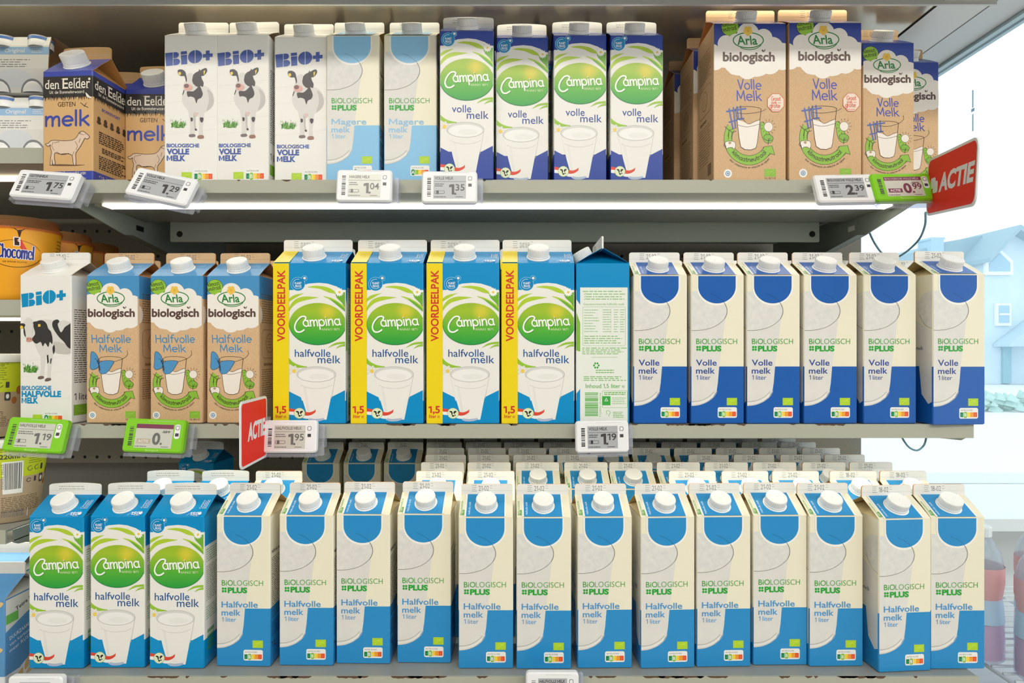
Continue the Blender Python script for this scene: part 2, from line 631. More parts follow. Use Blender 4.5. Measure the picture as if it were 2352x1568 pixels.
def carton_parts(w, d, h, g, fh, bands, roof_front, roof_back, inner, fin_mat, corner=1.8):
    """body with shoulder: bands = [(z, material up to z)]; the folded gable with its recessed side triangles"""
    b = MB()
    n = 4

    def loop(z, ins):
        return [(x, y, z) for x, y in rrect(-w / 2 + ins, -d / 2 + ins, w / 2 - ins, d / 2 - ins, corner, n)]
    z = 1.3
    prev = loop(0.0, 1.1)
    b.add(prev, [tuple(range(len(prev)))[::-1]], bands[0][1])
    b.loft([prev, loop(z, 0)], bands[0][1])
    for zt, m in bands:
        b.loft([loop(z, 0), loop(zt, 0)], m)
        z = zt
    fb = h + g
    q = w / 2 - 0.4
    for s, m in ((-1, roof_front), (1, roof_back)):
        y0 = s * d / 2
        # the sloping panel bulges very slightly
        rows = []
        for k in range(5):
            t = k / 4
            rows.append([(x, y0 * (1 - t) + (s * 1.0 if k == 4 else 0), h + g * t + 0.9 * math.sin(math.pi * t)) for x in (-q, -q / 2, 0, q / 2, q)])
        for k in range(4):
            vs = rows[k] + rows[k + 1]
            b.add(vs, [(i, i + 1, i + 6, i + 5) if s < 0 else (i + 1, i, i + 5, i + 6) for i in range(4)], m)
        t2 = [[(x, y, zz - 0.6) for x, y, zz in r] for r in rows]      # inside of the board
        for k in range(4):
            b.add(t2[k] + t2[k + 1], [(i + 1, i, i + 5, i + 6) if s < 0 else (i, i + 1, i + 6, i + 5) for i in range(4)], inner)
        for x in (-q, q):                                            # cut edge of the board
            e = []
            for k in range(5):
                r = rows[k][0 if x < 0 else 4]
                e += [r, (r[0], r[1], r[2] - 0.6)]
            b.add(e, [(2 * k, 2 * k + 2, 2 * k + 3, 2 * k + 1) for k in range(4)], inner)
    for s in (-1, 1):                                                # folded-in side triangles
        ax = s * (w / 2 - d * 0.47)
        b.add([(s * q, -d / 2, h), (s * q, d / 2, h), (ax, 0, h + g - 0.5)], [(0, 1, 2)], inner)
    return b


def slope_sheet(b, w, d, h, g, T=None):
    s = Sheet(b, (-w / 2, -d / 2, h), (1, 0, 0), (0, d / 2, g), w, math.hypot(d / 2, g), T, inset=0.5, lift=1.05)
    return s


def seal(w, h, g, fh, m, edge, date=None, arch=0.0):
    """the upright crimped seal along the ridge, with the stamped date"""
    f = MB()
    t = 1.1
    x0, x1 = -w / 2 + 0.8, w / 2 - 0.8
    r = 3.2
    out = [(x0, h + g - 0.5), (x1, h + g - 0.5)] + [(x1 - r + r * math.cos(R(a)), h + g + fh - r + r * math.sin(R(a))) for a in (0, 22, 45, 68, 90)]
    if arch:
        out += [(x1 * (1 - 2 * k / 8), h + g + fh + arch * math.sin(math.pi * k / 8)) for k in range(1, 8)]
    out += [(x0 + r - r * math.sin(R(a)), h + g + fh - r + r * math.cos(R(a))) for a in (0, 22, 45, 68, 90)]
    n = len(out)
    f.add([(x, -t, z) for x, z in out], [tuple(range(n))], m)
    f.add([(x, t, z) for x, z in out], [tuple(range(n))[::-1]], m)
    f.add([(x, y, z) for y in (-t, t) for x, z in out], [((i + 1) % n, i, i + n, (i + 1) % n + n) for i in range(n)], edge)
    s = Sheet(f, (-w / 2, -t, h + g), (1, 0, 0), (0, 0, 1), w, fh, inset=0.2)
    ln = mat('crimp_line', tuple(int(255 * 0.8) for _ in range(3)), 0.6) if m is not KRAFT else mat('crimp_line_kraft', (178, 140, 98), 0.6)
    s.rect(1.2, fh * 0.36, w - 1.2, fh * 0.36 + 0.35, ln, 0)
    if date:
        txt, xd = date
        s.text(txt, xd, fh * 0.36, 6.6, INKG, 1, w=13.5, res=2, bold=-0.004)
        s.fine(xd - 9, fh * 0.25, xd - 2, fh * 0.95, 4, INKG, 1, th=0.5, seed=3)
        s.fine(xd + 15, fh * 0.5, xd + 19, fh * 0.95, 2, INKG, 1, th=0.4, seed=5)
    return f


def cap_parts(w, d, h, g, cx=0.0, t=0.48, r=13.4, hgt=9.2):
    """ribbed screw cap on a neck ring, standing square on the front slope"""
    V = Vector((0, d / 2, g)).normalized()
    N = Vector((0, -g, d / 2)).normalized()
    O = Vector((cx, -d / 2, h)) + V * (math.hypot(d / 2, g) * t) + N * 0.5
    M = Matrix(((1, V.x, N.x, O.x), (0, V.y, N.y, O.y), (0, V.z, N.z, O.z), (0, 0, 0, 1)))
    c = MB()
    z0 = 4.4
    c.lathe([(r, z0), (r, z0 + hgt - 1.6), (r - 0.6, z0 + hgt - 0.5), (r - 1.8, z0 + hgt), (1.0, z0 + hgt), (0.7, z0 + hgt - 0.5), (0.1, z0 + hgt - 0.5)],
            88, CAPW, M, smooth=False, ribs=(0, 1, 0.55, 44))
    k = MB()
    k.lathe([(r + 1.6, 0.0), (r + 1.5, 1.0), (r + 0.3, 1.3), (r + 0.3, 3.7), (r - 0.2, 4.2), (r - 1.5, 4.3), (r - 1.5, 5)], 44, CAPW, M, smooth=False, capt=False)
    return c, k


def carton(kind_label, body, fin, cap=None, name='milk_carton', fin_name='top_seal'):
    t = thing(name, kind_label, 'milk carton')
    b = body.obj('body', t)
    f = fin.obj(fin_name, t)
    if cap:
        c = cap[0].obj('screw_cap', t)
        k = cap[1].obj('neck_ring', c)
    return t


def front(b, w, d, h, T): return Sheet(b, (-w / 2, -d / 2, 0), (1, 0, 0), (0, 0, 1), w, h, T, inset=0.9)
def right(b, w, d, h, T=None): return Sheet(b, (w / 2, -d / 2, 0), (0, 1, 0), (0, 0, 1), d, h, T, inset=1.6)
def left(b, w, d, h, T=None): return Sheet(b, (-w / 2, d / 2, 0), (0, -1, 0), (0, 0, 1), d, h, T, inset=1.6)


def pm(x0, x1, ybot, ytop, w, h, u0=0.0, v0=0.0):
    """photo measurements of a front (x0..x1, ybot..ytop) to millimetres on a face w by h"""
    return lambda x, y: (u0 + (x - x0) / (x1 - x0) * w, v0 + (ybot - y) / (ybot - ytop) * h)


def nutri(s, x0, y0, x1, y1, best):
    """the five-colour nutrition score badge; y runs down"""
    W_, H_ = x1 - x0, y1 - y0
    s.rr(x0, y0, x1, y1, abs(H_) * 0.16, ink((240, 240, 236)), 2)
    s.text('NUTRI-SCORE', x0 + W_ * 0.08, y0 + H_ * 0.28, -H_ * 0.13, INKG, 3, w=W_ * 0.62, res=2)
    cols = [(0, 130, 75), (130, 190, 45), (250, 205, 60), (240, 150, 45), (232, 85, 40)]
    a, bw = x0 + W_ * 0.05, W_ * 0.9 / 5
    for i, c in enumerate(cols):
        s.rect(a + i * bw, y0 + H_ * 0.42, a + (i + 1) * bw, y0 + H_ * 0.86, ink(c), 3)
        if i != best:
            s.text('ABCDE'[i], a + (i + .5) * bw, y0 + H_ * 0.78, -H_ * 0.22, ink(tuple(min(255, q + 45) for q in c)), 4, align='c', res=2)
    cx = a + (best + .5) * bw
    s.rr(cx - bw * 0.62, y0 + H_ * 0.32, cx + bw * 0.62, y0 + H_ * 0.98, bw * 0.5, ink((240, 240, 236)), 4)
    s.rr(cx - bw * 0.5, y0 + H_ * 0.36, cx + bw * 0.5, y0 + H_ * 0.94, bw * 0.42, ink(cols[best]), 5)
    s.text('ABCDE'[best], cx, y0 + H_ * 0.80, -H_ * 0.3, ink((240, 240, 236)), 6, align='c', bold=0.02, res=2)


def leaf_flag(s, x0, y0, x1, y1, col=(178, 212, 50)):
    """the green organic flag with its leaf of stars"""
    s.rect(x0, y0, x1, y1, ink(col), 2)
    cx, cy, a, b = (x0 + x1) / 2, (y0 + y1) / 2, (x1 - x0) * 0.3, (y1 - y0) * 0.3
    st = ink(tuple(min(255, q + 35) for q in col))
    for k in range(9):
        t = k / 8
        px, py = cx - a + 2 * a * t, cy + b * math.cos(math.pi * t) * 0.9
        s.ell(px, py, (x1 - x0) * 0.03, (y1 - y0) * 0.04, st, 3, n=6)
        s.ell(cx - a + 2 * a * t, cy - b * math.sin(math.pi * t) * 0.6, (x1 - x0) * 0.03, (y1 - y0) * 0.04, st, 3, n=6)


# ================================================================== cream organic one-litre cartons
GLASSY = mat('printed_milk_glass', (226, 224, 218), 0.4, noise=(30, (219, 217, 212)))
FOAM = mat('printed_milk_foam', (216, 215, 212), 0.4, noise=(140, (228, 226, 220)))


def cream_litre(blue, word, tcol, best, date, label):
    w, d, h, g, fh = 70, 70, 193, 21, 14
    B = ink(blue)
    b = carton_parts(w, d, h, g, fh, [(74.5, B), (h, CREAM)], CREAM, CREAM, mat('cream_board_inside', (214, 196, 150), 0.6), CREAM)
    T = pm(113, 455, 1465, 540, 70, 193)
    s = front(b, w, d, h, T)
    s.rect(100, 1108, 460, 1480, B, 0)
    glass = [(100, 760), (343, 740), (336, 800), (318, 930), (294, 1115), (286, 1210), (278, 1262), (255, 1300), (214, 1330), (160, 1350), (100, 1356)]
    s.poly(glass, GLASSY, 1)
    for cx, w_ in ((333, 10), (300, 26)):
        pass
    s.ell(140, 762, 205, 122, FOAM, 2, n=44)
    lc = ink((128, 126, 120))
    s.line(arc(140, 762, 205, 122, -24, 22, 10), 0.9, lc, 3.5)
    s.line(arc(140, 762, 205, 122, -62, -24, 8), 0.5, ink(tuple(int(q * 0.72) for q in blue)), 5)
    s.line(arc(140, 762, 205, 122, 320, 360, 8), 0.75, lc, 3)
    s.line(arc(140, 762, 205, 122, 20, 100, 16), 0.6, lc, 3)
    s.line(spl([(100, 1328), (170, 1322), (225, 1298), (262, 1266)]), 0.7, ink((170, 168, 160)), 2)
    s.line(spl([(100, 1340), (160, 1336), (220, 1315), (258, 1285)]), 0.9, ink((244, 243, 240)), 2)
    s.line(spl([(100, 1354), (165, 1348), (222, 1326), (262, 1295), (281, 1262)]), 0.6, ink((190, 190, 186)), 2)
    s.poly([(160, 530), (400, 530), (400, 610)] + arc(280, 610, 120, 105, 0, 180, 22), B, 4)
    s.poly([(150, 530), (410, 530), (410, 612)] + arc(280, 612, 130, 116, 0, 180, 22), ink((244, 243, 236)), 3)
    gr, gr2 = ink((70, 160, 60)), ink((40, 165, 55))
    s.text('BiO', 147, 968, -33, gr, 4, w=72, bold=0.006)
    s.text('LOGISCH', 222, 968, -33, gr, 4, w=187, bold=-0.008)
    for a, c in ((0, 0), (1, 0), (0, 1), (1, 1)):
        s.rr(148 + a * 16, 980 + c * 16, 162 + a * 16, 994 + c * 16, 5.5, gr2, 4)
    s.text('PLUS', 185, 1012, -31, gr2, 4, w=124, bold=0.05)
    tc = ink(tcol)
    ww = {'Halfvolle': 230, 'Volle': 132, 'Magere': 226}[word]
    s.text(word, 146, 1102, -36, tc, 4, w=ww, bold=0.012)
    s.text('melk', 146, 1152, -36, tc, 4, w=121, bold=0.012)
    s.text('1 liter', 148, 1190, -27, tc, 4, w=90)
    leaf_flag(s, 343, 1304, 409, 1350)
    nutri(s, 285, 1362, 408, 1428, best)
    r = slope_sheet(b, w, d, h, g)
    r.rect(9.6, 0, 58.6, 45, B, 1)
    r.rect(7.6, 0, 60.6, 45, ink((244, 243, 236)), 0)
    r.text('BIOLOGISCH', 4.4, 3, 2.4, gr2, 2, w=24, rot=90, res=2)
    r.text('PLUS', 7.0, 3, 2.2, gr2, 2, w=9, rot=90, res=2, bold=.04)
    r.text(word + ' melk', 14.5, 4, 2.6, ink((225, 235, 245)), 2, w=22, rot=90, res=2)
    rs = right(b, w, d, h)
    rs.rect(0, 0, 70, 74.5, B, 0)
    rs.text(word + ' melk', 4, 144, 4.5, INKD, 2, w=30, bold=.01, res=2)
    rs.fine(4, 139, 62, 60, 30, INKD, 1, th=0.9, seed=4)
    rs.fine(4, 56, 40, 36, 8, ink((30, 60, 110)), 1, th=0.9, seed=9)
    rs.text('1 L', 4, 22, 8, INKD, 2, res=2, bold=.02)
    ls = left(b, w, d, h)
    ls.poly([(38, 135), (70, 120), (70, 30), (62, 26), (50, 38)], GLASSY, 1)
    ls.poly(spl([(70, 172), (52, 168), (42, 155), (48, 138), (60, 126), (70, 123)]), FOAM, 2)
    ls.line(spl([(46, 142), (56, 129), (70, 123)]), 0.5, lc, 3)
    ls.text('melk', 40, 96, 5, ink((60, 70, 95)), 3, w=13, res=2)
    ls.fine(4, 140, 36, 90, 16, INKG, 1, th=0.8, seed=6)
    f = seal(w, h, g, fh, WHITE, KRAFTIN, (date, 24))
    return carton(label, b, f, cap_parts(w, d, h, g))


# ================================================================== green-oval cartons
def daisy(s, cx, cy, r, L=4):
    for k in range(12):
        a = 2 * math.pi * k / 12
        ca, sa = math.cos(a), math.sin(a)
        q = [(r * 0.2, -r * 0.12), (r * 0.7, -r * 0.17), (r, 0), (r * 0.7, r * 0.17), (r * 0.2, r * 0.12)]
        s.poly([(cx + x * ca - y * sa, cy + x * sa + y * ca) for x, y in q], ink((246, 246, 240)), L)
    s.ell(cx, cy, r * 0.26, r * 0.26, ink((240, 200, 60)), L + 1, n=12)


def cow_head(s, cx, cy, r, L):
    bk = ink((40, 38, 34))
    s.ell(cx, cy, r, r, ink((150, 185, 120)), L, n=26)
    s.ell(cx, cy, r * 0.93, r * 0.93, ink((226, 236, 200)), L + 1, n=26)
    P = lambda pts: [(cx + x * r, cy + y * r) for x, y in pts]
    s.poly(P(spl([(-.62, -.42), (-.3, -.42), (-.12, -.3), (-.05, 0), (-.12, .3), (-.28, .2), (-.3, -.1), (-.52, -.2)], 4, True)), bk, L + 2)
    s.poly(P(spl([(.62, -.42), (.32, -.45), (.14, -.3), (.1, -.02), (.25, .12), (.4, -.1), (.55, -.2)], 4, True)), bk, L + 2)
    s.poly(P(spl([(-.2, .45), (-.05, .3), (.15, .35), (.2, .55), (0, .62)], 4, True)), bk, L + 2)
    s.poly(P([(.3, .2), (.5, .35), (.36, .5), (.2, .4)]), bk, L + 2)


def oval_art(b, s, blue, word, h, oc):
    """the green oval design; drawn in the measurements of a bottom-row carton front (887..1217, 600..1485)"""
    BL = ink(blue)
    lime, lime2, grn = ink((176, 205, 55)), ink((150, 195, 55)), ink((112, 176, 52))
    s.poly([(870, 704), (887, 692), (940, 657), (1000, 638), (1060, 633), (1110, 638), (1165, 656), (1217, 694), (1240, 712), (1240, 800), (870, 800)], WHITE, 0)
    s.poly(spl([(995, 657), (1050, 651), (1115, 662), (1160, 690)], 5) + spl([(1165, 700), (1120, 692), (1065, 670), (995, 660)], 5), lime, 2)
    s.poly([(1150, 690), (1217, 690), (1240, 700), (1240, 800), (1217, 790), (1195, 755), (1165, 725)], grn, 1)
    s.poly(spl([(880, 735), (915, 708), (975, 695)], 5) + spl([(950, 708), (905, 735), (880, 752)], 5), lime, 2)
    s.poly(spl([(880, 795), (915, 740), (975, 716), (1062, 722)], 5) + spl([(1000, 734), (940, 752), (905, 780), (880, 815)], 5), lime, 2)
    s.poly(spl([(1086, 713), (1140, 728), (1190, 760), (1240, 800)], 5) + spl([(1240, 815), (1200, 785), (1150, 748), (1090, 718)], 5), lime, 2)
    s.poly(spl([(1120, 728), (1170, 752), (1217, 795)], 5) + spl([(1217, 812), (1170, 772), (1130, 738)], 5), grn, 2)
    daisy(s, 1180, 690, 28, 4)
    s.ell(1053, 884, 167, 126, ink((45, 130, 70)), 3, n=56)
    s.ell(1053, 880, 165, 125, oc, 4, n=56)
    w1 = ink((246, 247, 240))
    sh = ink((70, 150, 50))
    for dx, dy, m, L in ((3, 4, sh, 5), (0, 0, w1, 6)):
        P = lambda pts: [(x + dx, y + dy) for x, y in pts]
        s.line(P(spl([(978, 860), (985, 845), (974, 836), (952, 842), (928, 872), (920, 905), (932, 928), (954, 930), (974, 918)])), 2.0, m, L)
        s.hand('ampina', 973 + dx, 897 + dy, -58, 1.75, m, L, w=214, shear=0.12, rot=-2.5)
    s.ell(1101, 833, 8, 9, ink((225, 200, 60)), 7, n=10)
    s.text('ANNO 1871', 1076, 921, -13, ink((225, 232, 190)), 6, w=104, res=2)
    s.poly(spl([(1112, 1027), (1155, 997), (1217, 988), (1240, 988)], 5) + spl([(1240, 1003), (1200, 1003), (1160, 1008), (1112, 1027)], 5), lime2, 2)
    s.poly(spl([(1158, 1032), (1185, 1010), (1240, 1000)], 5) + spl([(1240, 1020), (1195, 1018), (1158, 1032)], 5), lime2, 2)
    tx = ink((28, 84, 150)) if word == 'halfvolle' else ink((45, 72, 155))
    if word == 'halfvolle':
        s.text('halfvolle', 920, 1080, -44, tx, 3, w=208, bold=0.002)
    else:
        s.text('volle', 962, 1080, -44, tx, 3, w=118, bold=0.002)
    s.text('melk', 1053, 1119, -46, tx, 3, w=134, bold=0.002)
    s.poly(spl([(870, 1065), (905, 1108), (945, 1130), (992, 1139)], 5) + spl([(992, 1143), (935, 1146), (895, 1128), (870, 1105)], 5), lime2, 2)
    # daisy behind the glass
    dp = ink((226, 224, 214))
    for a in (200, 240, 285, 330, 20, 150):
        s.poly([(915 + 34 * math.cos(R(a + q)) * k, 1168 + 34 * math.sin(R(a + q)) * k) for q, k in ((-8, .3), (-14, .9), (0, 1.1), (14, .9), (8, .3))], dp, 2)
    s.ell(916, 1167, 11, 12, ink((242, 205, 85)), 3, n=12)
    # the glass of milk
    s.poly([(870, 1275), (887, 1290), (955, 1325), (985, 1415), (1000, 1462), (1095, 1462), (1130, 1325), (1217, 1280), (1240, 1270), (1240, 1500), (870, 1500)], BL, 1)
    milk, gl = mat('printed_glass_of_milk', (236, 234, 228), 0.4), ink((216, 216, 212))
    s.poly([(932, 1190), (1158, 1190), (1150, 1240), (1128, 1340), (1105, 1460), (1000, 1462), (968, 1350), (945, 1250)], milk, 2)
    s.poly([(970, 1262), (985, 1262), (1012, 1450), (998, 1450)], ink((230, 229, 224)), 3)
    s.ell(1045, 1186, 114, 46, gl, 3, n=40)
    s.ell(1045, 1192, 104, 38, ink((240, 239, 235)), 4, n=40)
    s.ell(1060, 1200, 60, 17, ink((233, 232, 227)), 5, n=30)
    s.line([(1045 + 114 * math.cos(2 * math.pi * i / 40), 1186 + 46 * math.sin(2 * math.pi * i / 40)) for i in range(40)], 0.45, ink((182, 181, 176)), 5, closed=True)
    s.line(spl([(955, 1252), (1000, 1268), (1050, 1272), (1100, 1266), (1138, 1250)]), 0.45, ink((200, 198, 192)), 4)
    s.line([(1158, 1192), (1134, 1330)], 0.45, ink((200, 198, 192)), 4)
    s.poly(spl([(998, 1450), (1040, 1456), (1090, 1450)], 4) + spl([(1092, 1460), (1060, 1470), (1020, 1470), (1002, 1462)], 4), ink((176, 190, 214)), 4)
    # tricolour ribbon and round cow emblem
    rd, wt = ink((222, 75, 55)), ink((240, 240, 236))
    s.poly([(870, 1390), (887, 1392), (925, 1398), (925, 1414), (870, 1410)], rd, 4)
    s.poly([(870, 1410), (925, 1414), (925, 1434), (870, 1428)], wt, 4)
    s.poly(spl([(965, 1408), (1000, 1416), (1025, 1410), (1043, 1398)], 4) + spl([(1040, 1416), (1020, 1430), (995, 1436), (965, 1430)], 4), rd, 4)
    s.poly(spl([(965, 1431), (995, 1437), (1020, 1431), (1040, 1417)], 4) + spl([(1032, 1438), (1015, 1450), (990, 1455), (965, 1450)], 4), wt, 4)
    cow_head(s, 947, 1422, 33, 5)
    # round blue badge with a small bud
    lb = ink((0, 130, 190))
    for dx, r1, r2, m, L in ((0, 42, 17, ink((140, 205, 235)), 2), (0, 39.5, 14.5, lb, 3)):
        s.ell(938, 640, r1, r1, m, L, n=30)
        s.ell(976, 606, r2, r2, m, L, n=18)
    s.line(arc(938, 640, 29, 29, 40, 285, 22), 0.6, ink((190, 228, 245)), 4)
    daisy(s, 977, 605, 9, 4)
    s.text('PLANET', 940, 642, -13, ink((238, 246, 250)), 5, w=40, align='c', res=2, bold=.02)
    s.text('PROOF', 940, 660, -13, ink((238, 246, 250)), 5, w=36, align='c', res=2, bold=.02)


def oval_roof(b, w, d, h, g, blue):
    r = slope_sheet(b, w, d, h, g)
    wt = ink((232, 240, 248))
    x = w - 20
    r.text('150', x, 2.5, 5.2, wt, 2, w=11, res=2, bold=0.02)
    r.ell(x + 12.5, 5.5, 2.0, 2.4, wt, 2, n=10)
    r.line([(x - 3, 2), (x - 1, 5), (x + 13, 8.6)], 0.4, wt, 3)
    r.text('jaar', x + 6, 0.9, 1.3, wt, 2, w=7, res=2)
    r.fine(w - 9, 14, w - 3, 32, 3, wt, 2, th=0.7, seed=2, vertical=True)
    r.text('Campina', w - 10, 14, 2.6, wt, 2, w=15, rot=90, res=2)
    return r


def oval_side(s, blue, h):
    g1, lime = ink((66, 150, 62)), ink((165, 200, 70))
    s.rect(0, h - 38, 70, h + 2, ink(blue), 1)
    s.fine(5, h - 42, 62, h - 60, 6, g1, 1, th=0.8, seed=2)
    s.fine(5, h - 64, 64, h - 110, 18, ink((90, 120, 90)), 1, th=0.7, seed=3)
    s.poly([(64, h - 60), (70, h - 50), (70, h - 130), (66, h - 120)], lime, 1)
    s.fine(5, h - 116, 60, h - 134, 6, g1, 1, th=0.7, seed=8)
    for i in range(16):
        s.rect(8, 18 + i * 1.8, 26, 18 + i * 1.8 + (0.5 + (i * 7 % 4) * 0.3), g1, 1)
    s.fine(34, 46, 64, 18, 8, g1, 1, th=0.7, seed=12)
    s.poly([(0, 0), (70, 0), (70, 42), (64, 14), (6, 12), (0, 40)], ink(blue), 0)


def oval_litre(blue, word, label):
    w, d, h, g, fh = 70, 70, 193, 21, 14
    BL = ink(blue)
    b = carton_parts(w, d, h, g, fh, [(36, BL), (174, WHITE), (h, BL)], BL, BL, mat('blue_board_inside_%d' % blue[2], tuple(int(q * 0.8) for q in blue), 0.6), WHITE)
    s = front(b, w, d, h, pm(887, 1217, 1485, 588, 70, 193))
    oc = mat_gradient('print_green_oval_litre', 0.105, 0.160, [(0, (40, 160, 62)), (0.35, (88, 178, 52)), (0.75, (160, 192, 45)), (1, (150, 185, 40))], spot=(0.012, 0.146, 0.016, (222, 205, 60)))
    oval_art(b, s, blue, word, h, oc)
    oval_roof(b, w, d, h, g, blue)
    oval_side(right(b, w, d, h), blue, h)
    oval_side(left(b, w, d, h), blue, h)
    f = seal(w, h, g, fh, WHITE, WHITE, None, arch=1.6)
    q = Sheet(f, (-w / 2, -1.1, h + g), (1, 0, 0), (0, 0, 1), w, fh, inset=0.3)
    q.fine(14, 12.5, 50, 6, 2, mat('faint_stamp', (196, 194, 190), 0.6), 1, th=1.4, seed=4)
    return carton(label, b, f, cap_parts(w, d, h, g))


def oval_large(blue, label):
    w, d, h, g, fh = 95, 70, 209, 20, 16
    BL = ink(blue)
    YE = ink((240, 213, 26))
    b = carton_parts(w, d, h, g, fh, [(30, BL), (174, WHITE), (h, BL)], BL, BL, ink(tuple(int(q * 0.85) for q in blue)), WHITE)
    s = front(b, w, d, h, pm(887, 1217, 1485, 588, 74, 193, u0=21))
    oc = mat_gradient('print_green_oval_large', 0.105, 0.160, [(0, (40, 160, 62)), (0.35, (88, 178, 52)), (0.75, (160, 192, 45)), (1, (150, 185, 40))], spot=(0.024, 0.146, 0.016, (222, 205, 60)))
    oval_art(b, s, blue, 'halfvolle', h, oc)
    p = Sheet(b, (-w / 2, -d / 2, 0), (1, 0, 0), (0, 0, 1), w, h, inset=0.4, lift=0.75)
    p.rect(0, 0, 21, h, YE, 0)
    b.box(-w / 2 - 0.12, -w / 2 + 2.0, -d / 2 - 0.12, -d / 2 + 2.0, 1.5, h, YE)
    red = ink((205, 62, 44))
    p.text('VOORDEELPAK', 15.6, 107, 9.6, red, 1, w=93, rot=90, bold=0.025)
    p.text('1,5', 2.6, 14, 8.8, red, 1, w=15, bold=0.03)
    p.text('liter', 3.4, 7.6, 4.2, red, 1, w=9.6, bold=0.02)
    p.text('e', 14.2, 7.6, 4.2, red, 1, w=3.4)
    r = oval_roof(b, w, d, h, g, blue)
    r.rect(0, 0, 21, 45, YE, 1)
    # printed side panel
    q = right(b, w, d, h, pm(583, 955, 1305, 245, 70, 209))
    q.ins = 0.6
    wp, gn = ink((233, 236, 228)), ink((120, 186, 96))
    q.rect(570, 180, 980, 1320, BL, 0)
    q.poly([(583, 480), (612, 520), (612, 1075), (583, 1110)], wp, 1)
    q.poly([(583, 560), (612, 640), (612, 830), (583, 820)], ink((130, 185, 60)), 2)
    q.rr(612, 405, 941, 1292, 2, wp, 1)
    for i, y in enumerate((425, 443, 460, 476)):
        q.fine(630 + (22 if i else 0), y, 925, y + 12, 1, gn, 2, th=5, seed=i, ragged=.1)
        if i:
            q.line([(638, y + 4), (643, y + 10), (651, y - 2)], 0.4, gn, 3)
    q.text('Gepasteuriseerde halfvolle melk', 634, 522, -14, gn, 2, w=284, res=2)
    q.line(rrect(630, 534, 925, 790, 8, 3), 0.3, gn, 2, closed=True)
    q.fine(640, 545, 745, 705, 9, gn, 2, th=4, seed=21, ragged=.55)
    for c in (768, 795, 845, 888):
        q.fine(c, 545, c + 34, 705, 10, gn, 2, th=4, seed=c, ragged=.4)
    q.rect(825, 540, 826, 710, gn, 2)
    q.fine(640, 720, 915, 780, 4, gn, 2, th=5, seed=27)
    q.fine(626, 800, 935, 850, 4, gn, 2, th=5, seed=31, ragged=.2)
    q.rect(690, 866, 870, 868, gn, 2)
    for k in range(6):
        a = 2 * math.pi * k / 6
        q.ell(724 + 16 * math.cos(a), 921 + 16 * math.sin(a), 7, 7, ink((60, 170, 60)), 2, n=8)
    q.fine(720, 945, 850, 975, 2, gn, 2, th=6, seed=33, ragged=.05)
    q.fine(636, 990, 930, 1025, 3, gn, 2, th=5, seed=35, ragged=.2)
    q.text('Inhoud 1,5 liter', 650, 1070, -27, ink((86, 176, 70)), 2, w=240, bold=.008)
    q.text('e', 902, 1068, -24, ink((86, 176, 70)), 2, w=18)
    rnd = random.Random(5)
    y = 1100
    while y < 1258:
        t = rnd.choice((2, 3, 5, 7))
        q.rect(645, y, 736, y + t, ink((86, 176, 70)), 2)
        y += t + rnd.choice((2, 3, 4))
    q.text('712800 004594', 757, 1262, -12, gn, 2, w=160, rot=-90, res=2)
    q.line(rrect(765, 1088, 938, 1200, 8, 3), 0.4, gn, 2, closed=True)
    q.fine(778, 1094, 930, 1118, 2, gn, 2, th=7, seed=41, ragged=.05)
    q.rect(765, 1124, 822, 1184, ink((60, 170, 70)), 2)
    q.line([(783, 1155), (793, 1138), (803, 1155), (783, 1156)], 0.7, wp, 3)
    q.fine(832, 1130, 930, 1180, 4, gn, 2, th=4, seed=43)
    q.line(spl([(800, 1245), (792, 1225), (808, 1220), (822, 1232), (812, 1245), (812, 1258)]), 0.6, gn, 2)
    q.fine(840, 1225, 915, 1268, 4, gn, 2, th=5, seed=44)
    oval_side(left(b, w, d, h), blue, h)
    f = seal(w, h, g, fh, WHITE, WHITE, ('22-02 15:54', 24))
    return carton(label, b, f, cap_parts(w, d, h, g, cx=1.0, r=14.2, hgt=10))
